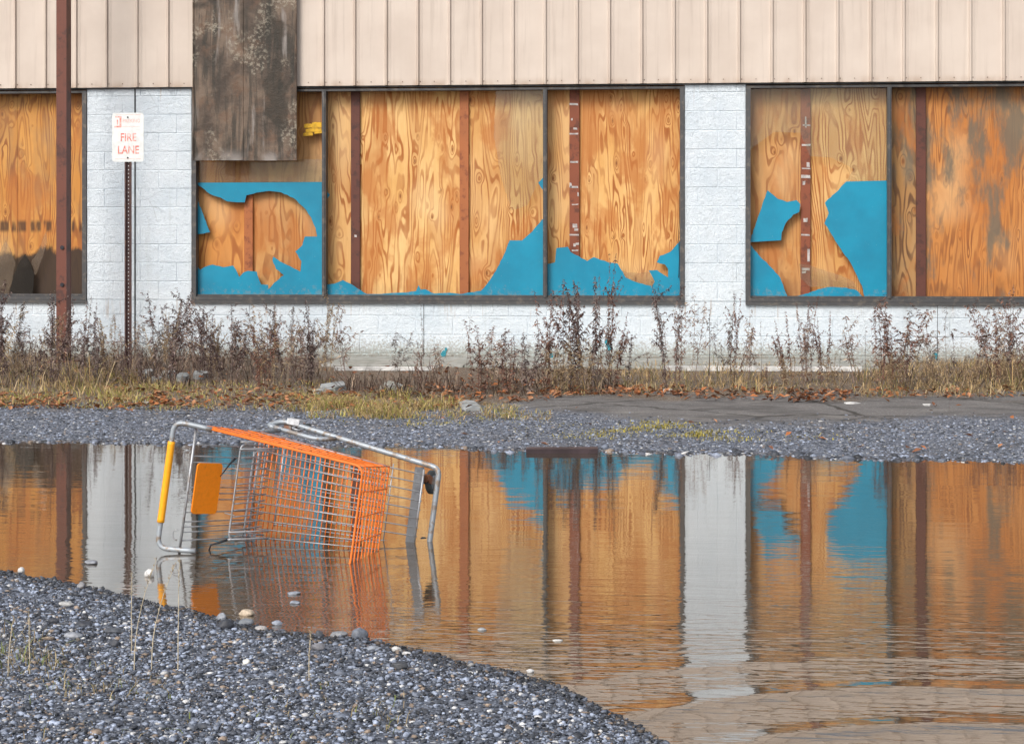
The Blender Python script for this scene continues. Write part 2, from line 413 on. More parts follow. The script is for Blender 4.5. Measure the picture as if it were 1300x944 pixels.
M['galv'] = m_metal('galvanised_tube', (.36, .40, .44), (.27, .22, .18), 25, .48, .3, (.5, .6))
M['steel'] = m_metal('dull_steel', (.20, .215, .235), (.11, .115, .13), 12, .5, .4)
M['wire'] = m_metal('zinc_wire', (.42, .44, .47), (.30, .27, .25), 30, .4, .45)
M['owire'] = coated('orange_coated_wire', (.88, .20, .028), (.16, .06, .03), .8)
M['ogrip'] = coated('orange_plastic', (.98, .42, .012), (.45, .20, .05), .45)
M['oflap'] = coated('orange_flap_plastic', (1.0, .29, .004), (.35, .12, .04), .5)
M['rubber'] = simple('grey_rubber', (.09, .10, .10), .6)
M['rustfork'] = m_metal('rusty_fork', (.32, .30, .28), (.30, .10, .03), 14, .55, .3, (.4, .55))
M['strap'] = simple('black_webbing', (.012, .013, .018), .7)
M['signwhite'] = simple('sign_white', (.74, .76, .75), .4, 0, .08, 20)
M['signred'] = simple('faded_red_paint', (.66, .13, .09), .5, 0, .1, 22, 0, (.73, .58, .54))
M['signpost'] = m_metal('brown_post', (.055, .026, .026), (.10, .05, .035), 14, .5, .3)
M['hole'] = simple('pale_hole', (.62, .64, .66), .8)
M['bolt'] = simple('dark_bolt', (.05, .05, .06), .4, .6)
M['screw'] = simple('rusty_screw', (.16, .09, .06), .6)
M['plank'] = simple('purple_brown_metal', (.055, .035, .042), .45, 0, .3, 6)
M['ground'] = m_ground(); M['water'] = m_water()
M['stone'] = m_col('stone_colours', .6, .5, .25, 70); M['weed'] = m_col('dead_weed_colours', .85, .15, 0, 200); M['grass'] = m_col('grass_colours', .75, .2, 0, 30)
M['leaf'] = m_col('leaf_colours', .7, .3, 0, 80)

# ------------------------------------------------------------------ world, sun, camera
w = bpy.data.worlds.new('World'); S.world = w; w.use_nodes = True
nt = w.node_tree; nt.nodes.clear()
sky = nt.nodes.new('ShaderNodeTexSky'); sky.sky_type = 'NISHITA'; sky.sun_disc = False
EL = math.radians(42); AZ = math.radians(205)    # azimuth clockwise from +Y: behind the camera, to the left
sky.sun_elevation = EL; sky.sun_rotation = AZ; sky.dust_density = 4; sky.air_density = 1; sky.ozone_density = 1
bg = nt.nodes.new('ShaderNodeBackground'); bg.inputs[1].default_value = .12
wo = nt.nodes.new('ShaderNodeOutputWorld')
hs = nt.nodes.new('ShaderNodeHueSaturation'); hs.inputs['Saturation'].default_value = .45
nt.links.new(sky.outputs[0], hs.inputs['Color']); nt.links.new(hs.outputs[0], bg.inputs[0]); nt.links.new(bg.outputs[0], wo.inputs[0])
sd = bpy.data.lights.new('sun', 'SUN'); sd.energy = 1.5; sd.angle = math.radians(22); sd.color = (1, .95, .88)
so = bpy.data.objects.new('sun', sd); COL.objects.link(so)
dirv = Vector((math.sin(AZ)*math.cos(EL), math.cos(AZ)*math.cos(EL), math.sin(EL)))
so.rotation_euler = dirv.to_track_quat('Z', 'Y').to_euler(); so.location = (-6, -20, 12)
cd = bpy.data.cameras.new('camera'); cd.sensor_width = 36; cd.lens = 36*F/1300; cd.clip_end = 2000; cd.clip_start = .1
cd.shift_y = -(472-HOR)/1300
co = bpy.data.objects.new('camera', cd); COL.objects.link(co); co.location = tuple(CAM); co.rotation_euler = (math.pi/2, 0, YAW)
S.camera = co
vs = S.view_settings; vs.view_transform = 'Standard'; vs.look = 'None'; vs.gamma = 1; vs.use_curve_mapping = False; vs.exposure = .48

# ------------------------------------------------------------------ ground
far_px = [(-260, 556), (0, 561), (200, 563), (560, 567), (670, 573), (760, 573), (900, 576), (1050, 581), (1300, 587), (1500, 594)]
near_px = [(-500, 700), (-100, 722), (0, 728), (60, 737), (105, 748), (170, 762), (225, 774), (270, 787), (310, 797), (345, 802), (400, 808), (460, 816), (500, 823), (560, 836), (620, 849), (655, 857), (700, 874), (760, 900), (850, 948), (960, 1030), (1100, 1200)]
fp = np.array([on_z(*q) for q in far_px]); npx = np.array([on_z(*q) for q in near_px])
def wob(X, Y, s, k):
    return np.sin(X*s+k)*np.sin(Y*s*1.13+k*2.1)+.5*np.sin(X*s*2.3+k*3)*np.sin(Y*s*2.1+k)
def y_far(X): return np.interp(X, fp[:, 0], fp[:, 1])+.05*np.sin(X*5.1)+.03*np.sin(X*13.7+1)
def y_near(X): return np.interp(X, npx[:, 0], npx[:, 1])+.02*np.sin(X*9.1)+.012*np.sin(X*23.7+1)
def ends(X): return np.minimum(X+11.0, 9.5-X)*.8
def shore(X, Y): return np.minimum(np.minimum(y_far(X)-Y, (Y-y_near(X))*.8), ends(X))
def ground_z(X, Y):
    X = np.asarray(X, float); Y = np.asarray(Y, float)
    s = shore(X, Y)
    bumps = .006*wob(X, Y, 3.1, 1.)+.004*wob(X, Y, 9.7, 2.)+.0025*wob(X, Y, 23., .5)
    z_in = -.13*(1-np.exp(-s*.055/.13*1.0))
    o = -s
    zfar = .10*(1-np.exp(-o*.055/.10))+np.clip((Y+6.0)/4.0, 0, 1)*.045
    znear = .17*(1-np.exp(-o*.10/.17))
    z_out = np.where(Y > -11, zfar, znear)
    z = np.where(s > 0, z_in, z_out)+bumps*np.clip(np.abs(s)*3, .25, 1)
    flat = np.clip((Y+3.2)/1.5, 0, 1)
    z = z*(1-flat)+flat*(.145+bumps*.5)
    return z
def gz(x, y): return float(ground_z(x, y))
def on_ground(u, v):
    z = .1
    for _ in range(14):
        p = on_z(u, v, z); z = .5*z+.5*gz(p[0], p[1])
    p = on_z(u, v, z); return Vector((p[0], p[1], gz(p[0], p[1])))

def axis(lo, hi, step, far):
    core = np.arange(lo, hi+1e-6, step); out = []; d = step; x = hi
    while x < far: d *= 1.5; x += d; out.append(x)
    o2 = []; d = step; x = lo
    while x > -far: d *= 1.5; x -= d; o2.append(x)
    return np.array(o2[::-1]+list(core)+out)
xs = axis(-7, 7, .045, 500); ys = axis(-18, .4, .04, 500)
XX, YY = np.meshgrid(xs, ys); ZZ = ground_z(XX, YY)
nx, ny = len(xs), len(ys)
me = bpy.data.meshes.new('ground')
me.vertices.add(nx*ny); me.vertices.foreach_set('co', np.stack([XX, YY, ZZ], -1).ravel())
idx = np.arange(nx*ny).reshape(ny, nx)
q = np.stack([idx[:-1, :-1], idx[:-1, 1:], idx[1:, 1:], idx[1:, :-1]], -1).reshape(-1, 4)
me.loops.add(q.size); me.loops.foreach_set('vertex_index', q.ravel())
me.polygons.add(len(q)); me.polygons.foreach_set('loop_start', np.arange(0, q.size, 4)); me.polygons.foreach_set('loop_total', np.full(len(q), 4))
me.polygons.foreach_set('use_smooth', np.ones(len(q), bool))
U, V = proj(XX, YY, ZZ)
def sst(x, a, b): t = np.clip((x-a)/(b-a), 0, 1); return t*t*(3-2*t)
wv = 4*wob(XX, YY, 4., .3)
asphalt_line = np.interp(U, [600, 700, 900, 1100, 1300], [503, 520, 540, 533, 528])+wv
asph = sst(U+wv*8, 610, 670)*sst(V, 496, 501)*(1-sst(V, asphalt_line-6, asphalt_line+8))*(YY > -8)
asph = np.maximum(asph, ((YY > -2.6) & (YY < -1.0))*0)
soilE = np.interp(U, [-200, 0, 300, 600, 700, 1300], [514, 513, 517, 522, 503, 501])+wv*1.5
soil = (1-sst(V, soilE-5, soilE+5))*(YY > -8)*(YY < .3)
wet = 1-sst(np.abs(shore(XX, YY)), .03, .16); wet = np.maximum(wet, (shore(XX, YY) > 0)*.9)
colr = np.stack([asph, soil, wet, np.ones_like(asph)], -1).astype(np.float32)
me.update()
ca = me.color_attributes.new('Col', 'FLOAT_COLOR', 'POINT'); ca.data.foreach_set('color', colr.ravel())
me.materials.append(M['ground']); go = bpy.data.objects.new('ground', me); COL.objects.link(go); tag(go, kind='structure')

b = MB(); b.add([(-14, -20.5, 0), (12, -20.5, 0), (12, -6.5, 0), (-14, -6.5, 0)], [(0, 1, 2, 3)])
tag(b.build('puddle_water', M['water']), kind='structure')

# sidewalk along the shop front
b = MB(); x0 = wx(405, -1.5); x1 = wx(1118, -1.5)
xs_ = list(np.arange(x0, x1, 1.5))+[x1]
for i in range(len(xs_)-1):
    if xs_[i+1]-xs_[i] > .05: b.box(xs_[i]+.006, xs_[i+1]-.006, -1.42, -.02, .02, .172, 0, .008)
tag(b.build('sidewalk', M['concrete']), kind='structure')

# ------------------------------------------------------------------ building
ZB = 3.165      # underside of the fascia
ZS = .79        # underside of the windows
BL, BR = -12.0, 12.0
bld = empty('shop_building', (0, 0, 0.1))
tag(bld, 'abandoned shop with white block wall, beige metal fascia and boarded windows', 'building')
def ch(o):   # children built in world coordinates
    par = o.parent
    chain = Vector((0, 0, 0)); q_ = par
    while q_: chain += q_.location; q_ = q_.parent
    o.data.transform(Matrix.Translation(-chain)); return o
W = [(wx(-170), wx(110)), (wx(243.5), wx(869)), (wx(947), wx(1440))]
b = MB(); bh = .207; bw = .415; z = .0; row = 0
rb = random.Random(3)
while z < ZB-.01:
    z1 = min(z+bh, ZB+.05)
    if abs(z1-ZS) < .12: z1 = ZS
    x = BL-(bw/2 if row % 2 else 0)
    segs = [(BL, BR)]
    if z >= ZS-.01:
        segs = [(BL, W[0][0]), (W[0][1], W[1][0]), (W[1][1], W[2][0]), (W[2][1], BR)]
    for a, c in segs:
        x = math.floor((a-BL)/bw)*bw+BL-(bw/2 if row % 2 else 0)
        while x < c:
            l = max(x, a); r = min(x+bw, c)
            if r-l > .02:
                off = rb.uniform(-.003, .002)
                b.box(l+.0022, r-.0022, off, .2, z+.0022, z1-.0022, 0, .006)
            x += bw
    z = z1; row += 1
for a, c, zz0, zz1 in [(BL, BR, 0, ZS-.005), (BL, W[0][0]-.004, ZS, ZB), (W[0][1]+.004, W[1][0]-.004, ZS, ZB), (W[1][1]+.004, W[2][0]-.004, ZS, ZB), (W[2][1]+.004, BR, ZS, ZB)]:
    b.box(a, c, .005, .19, zz0, zz1)
b.box(BL, BR, .03, .2, ZB+.06, 4.9)
b.box(BL, BL+.2, .2, 12, 0, 4.9); b.box(BR-.2, BR, .2, 12, 0, 4.9); b.box(BL, BR, 11.8, 12, 0, 4.88)
ch(b.build('block_wall', M['block'], bld))
b = MB()
for u, w_, zt_ in ((171.5, .008, ZB), (538, .0025, ZS-.037), (1190, .0025, ZS-.037)):
    b = MB(); b.box(wx(u)-w_, wx(u)+w_, -.006, .004, .16, zt_); ch(b.build('control_joint', M['dark'], bld))   # small splashes of blue paint near the foot of the wall
for u, v, s in ((563, 449, 4), (771, 434, 4), (774, 441, 3), (1187, 452, 4), (700, 452, 3), (566, 443, 2)):
    pl = [(wx(u+s*math.cos(a)*rb.uniform(.6, 1.1)), wz(u, v+1.5*s*math.sin(a)*rb.uniform(.6, 1.2))) for a in np.linspace(0, 5.6, 8)]
    b = MB(); b.prism(pl, -.009, -.001); ch(fixn(b.build('paint_splash', M['splash'], bld)))

# fascia with seams
b = MB(); z0, z1 = ZB, 5.05; prof = []
x = BL-.02-((BL-.02+30) % SEAM); first = True
while x < BR+.3:
    prof += [(x-.022, -.055), (x-.014, -.078), (x+.004, -.080), (x+.008, -.055), (x+.03, -.055), (x+.05, -.050), (x+SEAM/2, -.049), (x+SEAM-.04, -.050)]
    x += SEAM
n = len(prof)
b.add([(px_, py_, z0) for px_, py_ in prof]+[(px_, py_, z1) for px_, py_ in prof], [(i, i+1, n+i+1, n+i) for i in range(n-1)])
b.box(BL-.05, BR+.1, -.045, .03, ZB+.003, ZB+.03)
x = BL-.02-((BL-.02+30) % SEAM)
while x < BR:
    for zz_ in (z0+.035, z0+1.2):
        b.box(x+.018, x+.027, -.061, -.054, zz_, zz_+.009, 1); b.box(x+SEAM*.5-.004, x+SEAM*.5+.005, -.056, -.048, zz_, zz_+.009, 1)
    x += SEAM
ch(b.build('metal_fascia', [M['fascia'], M['screw']], bld))
b = MB(); b.box(BL-.08, BR+.1, -.11, .3, 5.05, 5.17, 0); ch(b.build('roof_coping', M['fascia'], bld))
b = MB(); b.box(BL, BR, .2, 12, 4.9, 5.0); ch(b.build('roof', M['roof'], bld))
b = MB(); b.box(BL+.2, BR-.2, .75, .8, .0, 4.85); ch(b.build('inner_partition', M['void'], bld))
b = MB(); b.box(BL, BR, -.02, .02, ZB-.016, ZB-.004); ch(b.build('dark_gap_strip', M['frame'], bld))  # dark strip added to draw the shaded gap line under the fascia

GY = .075    # glass plane
PYD = .165   # plywood face
GOLD = (.70, .41, .155); PALE = (.74, .47, .22)
ply = [m_plywood('plywood_gold', 1.0, GOLD), m_plywood('plywood_wavy', 2.3, (.70, .42, .17), (.32, .095, .018), .85, 0, .25, 17, 0, .9),
       m_plywood('plywood_knotty', 4.1, (.78, .50, .21), (.36, .11, .02), .62, 0, .2, 13, 0, .25), m_plywood('plywood_amber', 5.7, (.66, .30, .08), (.34, .10, .02), 1.0, 0, .45, 13, .12),
       m_plywood('plywood_tall_grain', 7.7, (.76, .46, .18), (.32, .09, .015), .62, 0, .2, 17, 0, 1.0), m_plywood('plywood_brown', 9.2, (.60, .33, .13), (.28, .10, .03), .9, .15, .3, 12),
       m_plywood('plywood_weathered', 11.4, (.55, .235, .065), (.22, .07, .02), .6, .85, .4, 14, .1), m_plywood('plywood_dark', 13.1, (.42, .25, .11), (.12, .055, .025), .8, .8, .5, 13),
       m_plywood('plywood_stained', 15.5, (.66, .34, .09), (.26, .08, .018), .8, .25, .6, 16, .08, .6, .5, 1)]
Zt = ZB-.03
def window(i, label, mulls, z_bot=ZS):
    a, c = W[i]
    win = empty('window', (0, 0, 0)); win.parent = bld; win['label'] = label
    fw = .05
    b = MB()
    b.box(a, a+fw, -.012, .12, z_bot, Zt); b.box(c-fw, c, -.012, .12, z_bot, Zt)
    b.box(a+fw, c-fw, -.012, .12, Zt-.025, Zt); b.box(a+fw, c-fw, -.012, .12, z_bot, z_bot+.04); b.box(a-.004, c+.004, -.035, .11, z_bot-.035, z_bot-.002)
    b.box(a+fw, c-fw, .02, .10, z_bot+.042, z_bot+.062)
    ch(b.build('window_frame', M['frame'], win))
    for u in mulls:
        m = wx(u); b = MB(); b.box(m-.022, m+.022, -.018, .115, z_bot+.042, Zt-.027); b.box(m-.010, m+.010, -.030, -.018, z_bot+.042, Zt-.03)
        ch(b.build('mullion', M['frame'], win))
    return win
def ply_board(win, u0, u1, mi, z0=ZS+.0, y=PYD, ztop=Zt+.02):
    b = MB(); a = wx(u0, y); c = wx(u1, y); b.box(a+.0015, c-.0015, y, y+.018, z0, ztop); ch(b.build('plywood_board', ply[mi], win))
def stud(win, u0, u1, mat, marks=(), v0=None, v1=None, y=PYD):
    a = wx(u0, y-.03); c = wx(u1, y-.03); b = MB()
    zt = Zt if v0 is None else wz(u0, v0, y-.03); zb = ZS+.045 if v1 is None else wz(u0, v1, y-.03)
    b.box(a, c, y-.035, y-.002, zb, zt, 0, .003)
    for (mu, mv, mw, mh) in marks:
        X0 = wx(mu, y-.035); X1 = wx(mu+mw, y-.035); Z1 = wz(mu, mv, y-.035); Z0 = wz(mu, mv+mh, y-.035); sk = rb.uniform(-.004, .004)
        b.prism([(X0, Z0), (X1, Z0+sk), (X1+sk, Z1+sk), ((X0+X1)/2, Z1-.002), (X0, Z1)], y-.0375, y-.0352, 1)
    fixn(ch(b.build('stud', [M[mat], M['white_mark']], win)))
def poly(win, name, mat, pts, off, sc, y=GY, th=.006, lab=None):
    """pts measured off an enlarged crop (origin off, scale sc)"""
    pw = [on_y(off[0]+p[0]/sc, off[1]+p[1]/sc, y) for p in pts]
    # chip the straight runs a little so that edges read as broken
    out = []
    r = random.Random(int(pts[0][0]*7+pts[0][1]))
    for i in range(len(pw)):
        p0 = pw[i]; p1 = pw[(i+1) % len(pw)]; L = np.linalg.norm(p1-p0); out.append((p0[0], p0[2]))
        straight = abs(p1[0]-p0[0]) < .02 or abs(p1[2]-p0[2]) < .02
        if L > .06 and not straight:
            m = int(L/.035)
            nrm = np.array([-(p1-p0)[2], (p1-p0)[0]])/L
            for j in range(1, m):
                t = j/m+r.uniform(-.2, .2)/m; q_ = p0+(p1-p0)*t; d_ = r.uniform(-.005, .005)
                out.append((q_[0]+nrm[0]*d_, q_[2]+nrm[1]*d_))
    b = MB(); b.prism(out, y, y+th); o = fixn(ch(b.build(name, M[mat], win)))
    if lab: o['label'] = lab
    return o

# left window
w0 = window(0, 'leftmost boarded window behind the rust red post, with dark broken glass at its foot', [-40])
ply_board(w0, -168, -42, 3); ply_board(w0, -42, 22, 8); ply_board(w0, 22, 112, 8)
c1 = ((0, 90), 3.045)
poly(w0, 'glass_shard', 'glass_dark', [(34, 875), (52, 790), (72, 745), (97, 706), (118, 745), (133, 790), (124, 875)], *c1)
poly(w0, 'glass_shard', 'glass_grey', [(-110, 875), (-90, 780), (-40, 760), (0, 700), (22, 655), (44, 700), (60, 745), (48, 800), (30, 875)], *c1)
poly(w0, 'glass_shard', 'glass_grey', [(136, 790), (120, 740), (150, 690), (178, 615), (182, 660), (165, 720), (150, 760)], *c1)
# middle window
w1 = window(1, 'wide middle boarded window in three panes with broken blue sheet along its foot', [411.5, 692])
ply_board(w1, 245, 316, 3); ply_board(w1, 316, 412, 5); ply_board(w1, 412, 452, 1); ply_board(w1, 452, 590, 2); ply_board(w1, 590, 692, 1)
ply_board(w1, 692, 729, 1); ply_board(w1, 729, 868, 4)
stud(w1, 310, 321, 'orange_stud', v0=235, v1=371); stud(w1, 445.5, 457, 'dark_stud', [(450, 298, 3, 3)]); stud(w1, 583.5, 595, 'orange_stud')
mk = [(723, 131, 11, 2.5), (728, 162, 5, 2.5), (723, 169, 11, 2), (724, 204.5, 10, 2.5), (723, 232, 3, 6), (724, 236, 10, 2.5), (726, 259, 8, 1.5), (727, 284, 6, 5), (729, 290, 5, 3), (723, 297, 12, 2), (728, 309, 3, 4), (731, 308, 4, 3), (726, 317, 8, 2), (725, 150, 2, 3), (733, 244, 2, 5)]
stud(w1, 723, 735.5, 'red_stud', mk)
c8 = ((230, 180), 4.49)
A = [(84, 233), (804, 229), (804, 874), (84, 874), (88, 705), (108, 730), (130, 715), (180, 700), (240, 715), (295, 705), (315, 735), (330, 770), (355, 745), (380, 735), (430, 740), (445, 790), (455, 812), (495, 815), (498, 840), (535, 800), (585, 760), (540, 725), (520, 672), (525, 655), (580, 690), (640, 720), (680, 740), (685, 680), (650, 625), (690, 590), (705, 540), (775, 540), (765, 490), (740, 430), (700, 375), (640, 320), (570, 288), (500, 280), (430, 290), (372, 305), (362, 345), (320, 345), (262, 340), (225, 318), (165, 298), (100, 250)]
poly(w1, 'blue_sheet', 'blue', A, *c8, lab='broken blue sheet with a large curved hole'); poly(w1, 'blue_sheet', 'blue', [(84, 310), (120, 400), (165, 515), (84, 532)], *c8, lab='small blue triangle at the left edge')
poly(w1, 'glass_shard', 'glass_grey', [(84, 100), (804, 100), (804, 226), (84, 230)], *c8)
b = MB()
for px_ in ((386, 157, 10, 6), (388, 163, 20, 5), (396, 155, 12, 8), (385, 168, 12, 5), (399, 165, 10, 5)):
    u, v, ww, hh = px_; b.prism([(wx(u, .06), wz(u, v+hh, .06)), (wx(u+ww, .06), wz(u, v+hh-1, .06)), (wx(u+ww, .06), wz(u, v+.5, .06)), (wx(u+ww*.4, .06), wz(u, v, .06)), (wx(u, .06), wz(u, v+1, .06))], .060+.002*len(b.f)/20, .0745)
ch(fixn(b.build('yellow_patch', M['yellow'], w1)))  # thin yellow patch just in front of the glass plane
c2 = ((400, 90), 3.044)
poly(w1, 'blue_sheet', 'blue', [(46, 825), (75, 822), (108, 808), (150, 830), (200, 862), (250, 862), (300, 858), (350, 856), (390, 850), (400, 828), (408, 845), (425, 843), (460, 860), (520, 857), (560, 862), (640, 850), (655, 835), (700, 770), (735, 700), (752, 655), (800, 655), (840, 620), (884, 568), (884, 872), (46, 872)], *c2, lab='blue sheet rising in a curve at the right')
poly(w1, 'blue_sheet', 'blue', [(862, 432), (882, 410), (882, 462)], *c2); poly(w1, 'blue_sheet', 'blue', [(44, 462), (57, 480), (44, 498)], *c2)
poly(w1, 'glass_shard', 'glass', [(700, 62), (884, 62), (884, 408), (860, 432), (820, 520), (760, 540), (720, 420), (690, 250)], *c2)
c3 = ((680, 90), 3.046)
poly(w1, 'blue_sheet', 'blue', [(40, 748), (75, 740), (80, 685), (125, 680), (135, 700), (200, 735), (225, 720), (280, 740), (318, 745), (350, 800), (400, 820), (450, 832), (460, 815), (437, 772), (470, 770), (512, 798), (512, 765), (500, 748), (468, 740), (480, 715), (520, 700), (566, 652), (566, 876), (40, 876)], *c3, lab='jagged blue sheet across the foot of the right pane')
poly(w1, 'glass_shard', 'glass_grey', [(350, 800), (340, 775), (400, 782), (440, 776), (458, 815), (450, 831), (400, 819)], *c3, y=GY+.004)
b = MB(); b.tube([on_y(680+p[0]/3.046, 90+p[1]/3.046, .06) for p in ((566, 456), (558, 460), (555, 480), (556, 560), (553, 650), (556, 720), (553, 800))], .004, 6); ch(b.build('loose_cable', M['strap'], w1))
# right window
w2 = window(2, 'right boarded window with pale glass haze and large blue fragments in its left pane', [1129])
ply_board(w2, 948, 1023, 5); ply_board(w2, 1023, 1129, 1); ply_board(w2, 1129, 1168, 7); ply_board(w2, 1168, 1306, 6); ply_board(w2, 1306, 1440, 6)
mk = [(1022, 148, 2, 14), (1019, 158, 10, 1.8), (1018, 183, 11, 2.5), (1018, 213, 11, 1.6), (1017, 222, 12, 4), (1019, 230, 3, 5), (1024, 206, 4, 6), (1020, 277, 5, 5), (1017, 297, 11, 2), (1025, 316, 3, 16), (1018, 340, 10, 3), (1018, 344, 5, 3)]
stud(w2, 1016.5, 1029, 'red_stud', mk); stud(w2, 1163, 1175.5, 'dark_stud')
c4 = ((930, 90), 3.046)
poly(w2, 'blue_sheet', 'blue', [(66, 662), (90, 590), (135, 462), (158, 480), (175, 495), (210, 507), (248, 500), (262, 515), (258, 545), (235, 555), (205, 590), (190, 625), (188, 655)], *c4, lab='star-shaped blue fragment')
poly(w2, 'blue_sheet', 'blue', [(60, 662), (100, 710), (150, 760), (185, 800), (215, 878), (60, 878)], *c4)
poly(w2, 'blue_sheet', 'blue', [(225, 878), (280, 862), (330, 845), (380, 835), (440, 838), (480, 848), (508, 878)], *c4)
poly(w2, 'blue_sheet', 'blue', [(440, 428), (598, 424), (598, 878), (512, 878), (500, 830), (470, 770), (455, 740), (420, 690), (375, 620), (355, 590), (372, 550), (357, 510), (400, 470)], *c4, lab='large blue sheet filling the right side of the pane')
poly(w2, 'glass_shard', 'glass_grey', [(258, 745), (300, 752), (360, 772), (420, 790), (470, 815), (480, 846), (440, 836), (380, 833), (300, 835), (262, 800)], *c4, y=GY+.004)
poly(w2, 'glass_shard', 'glass', [(60, 50), (598, 50), (598, 422), (440, 426), (470, 380), (380, 335), (300, 330), (262, 240), (160, 236), (60, 310)], *c4)

# ------------------------------------------------------------------ weathered board on the fascia
b = MB(); X0 = wx(245, -.12); X1 = wx(376.5, -.12); Xm = wx(309, -.12); zb = wz(245, 204, -.12)
b.box(X0, Xm-.001, -.125, -.105, zb, 4.55, 0, .002); b.box(Xm+.001, X1, -.123, -.105, zb-.004, 4.55, 0, .002)
b.box(X0+.05, X1-.1, -.105, -.081, 4.2, 4.3); b.box(X0+.05, X1-.1, -.105, -.081, 3.3, 3.4)
b.tube([(X0+.006, -.128, zb), (X0+.006, -.128, 4.55)], .010, 6); b.tube([(X1-.006, -.128, zb), (X1-.006, -.128, 4.55)], .012, 6)
tag(b.build('weathered_board', M['oldboard']), 'dark stained peeling board hanging over the fascia and top left of the middle window', 'board')

# ------------------------------------------------------------------ rust post
pY = -.9; pg = gz(wx(84, pY), pY)
b = MB(); a = wx(74.5, pY); c = a+.112; t = .011; dy = .16
b.box(a, c, pY-dy/2, pY-dy/2+t, pg-.1, 5.3, 0); b.box(a, c, pY+dy/2-t, pY+dy/2, pg-.1, 5.3); m_ = (a+c)/2; b.box(a+.002, a+.002+t, pY-dy/2+t, pY+dy/2-t, pg-.1, 5.3); b.box(c-t-.002, c-.002, pY-dy/2+t, pY+dy/2-t, pg-.1, 5.3)
pr = empty('steel_post', (m_, pY, pg)); tag(pr, 'tall rust red square steel post in front of the leftmost window', 'post')
o = b.build('shaft', M['rust_post'], pr); ch(o)
for z_ in (1.38, .98):
    b = MB(); b.tube([(m_+.01, pY-dy/2-.012, z_), (m_+.01, pY-dy/2+.002, z_)], .022, 10); ch(b.build('bolt', M['bolt'], pr))
b = MB(); b.box(a-.07, c+.07, pY-.17, pY+.17, pg-.04, pg+.015, 0, .004); ch(b.build('base_plate', M['rust_post'], pr))

# ------------------------------------------------------------------ fire lane sign
sY = -1.65; sg = on_ground(163, 471); sY = sg.y; sx_ = sg.x
sgn = empty('fire_lane_sign', tuple(sg)); tag(sgn, 'small white metal sign with faded red fire lane lettering on a perforated brown post', 'sign')
b = MB(); hw = .034
zt = wz(163, 200, sY)+.05
# U-channel post: web with rolled flanges
b.box(-.022, .022, -.002, .003, -.2, 9); b.v = []; b.f = []; b.mi = []
H_ = wz(163, 150, sY)-sg.z
b.box(-.020, .020, .006, .012, -.2, H_); b.box(-.036, -.019, -.012, -.006, -.2, H_); b.box(.019, .036, -.012, -.006, -.2, H_)
b.box(-.024, -.019, -.0058, .0118, -.2, H_); b.box(.019, .024, -.0058, .0118, -.2, H_)
zz = 1.2
z_ = .12
while z_ < H_:
    b.tube([(0, .0035, z_), (0, .0059, z_)], .0055, 8, 1); z_ += .0254*1.5
b.build('post', [M['signpost'], M['hole']], sgn)
zc0 = wz(163, 205.5, sY)-sg.z; zc1 = wz(163, 143.5, sY)-sg.z; pa = wx(143, sY)-sx_; pc = wx(183, sY)-sx_
def rrect(x0, x1, z0, z1, r, n=5):
    out = []
    for cx_, cz_, a0 in ((x1-r, z1-r, 0), (x0+r, z1-r, 90), (x0+r, z0+r, 180), (x1-r, z0+r, 270)):
        for i in range(n+1):
            a_ = math.radians(a0+90*i/n); out.append((cx_+r*math.cos(a_), cz_+r*math.sin(a_)))
    return out
b = MB(); b.prism(rrect(pa, pc, zc0, zc1, .028), -.0185, -.0155)
plate = fixn(b.build('sign_plate', M['signwhite'], sgn))
def text(body, size, x, z, name, mat, par, y, sx=1.0):
    cu = bpy.data.curves.new('t', 'FONT'); cu.body = body; cu.size = size; cu.align_x = 'CENTER'; cu.extrude = .0004; cu.resolution_u = 3; cu.offset = size*.012
    t_ = bpy.data.objects.new('t', cu); COL.objects.link(t_); dg = bpy.context.evaluated_depsgraph_get(); dg.update()
    m2 = bpy.data.meshes.new_from_object(t_.evaluated_get(dg)); bpy.data.objects.remove(t_); bpy.data.curves.remove(cu)
    m2.transform(Matrix.Diagonal((sx, 1, 1, 1))); m2.transform(Matrix.Rotation(math.pi/2, 4, 'X')); m2.transform(Matrix.Translation((x, y, z)))
    m2.materials.clear(); m2.materials.append(mat)
    o_ = bpy.data.objects.new(name, m2); COL.objects.link(o_); o_.parent = par; return o_
sw = pc-pa; sh = zc1-zc0; mx = (pa+pc)/2; ty = -.0193
faded = simple('very_faded_red', (.72, .38, .33), .5, 0, .1, 60, 0, (.74, .62, .58))
text('FIRE', .115, mx+.005, zc0+sh*.42, 'lettering', M['signred'], plate, ty, .8)
text('LANE', .115, mx+.005, zc0+sh*.165, 'lettering', M['signred'], plate, ty, .8)
text('PARKING', .052, mx+.035, zc0+sh*.80, 'lettering', faded, plate, ty, .82)
b = MB()
q0 = pa+.022
for (x0, x1, z0, z1) in ((q0, q0+.075, .70, .735), (q0+.055, q0+.075, .738, .93), (q0+.012, q0+.053, .905, .93), (q0+.028, q0+.038, .76, .86)):
    b.box(x0, x1, ty-.0004, -.0186, zc0+sh*z0, zc0+sh*z1)
b.build('prohibition_panel', M['signred'], plate)
for (x0, x1, z0, z1) in ((pa+.03, pc-.03, .055, .063), (q0+.08, pc-.04, .715, .722), (q0+.02, pc-.03, .955, .962)):
    b = MB(); b.box(x0, x1, ty-.0003, -.0186, zc0+sh*z0, zc0+sh*z1); b.build('border_line', faded, plate)
for z_ in (zc0+.04, zc1-.045):
    b = MB(); b.tube([(mx, -.024, z_), (mx, -.0187, z_)], .009, 8); b.build('bolt', M['bolt'], plate)

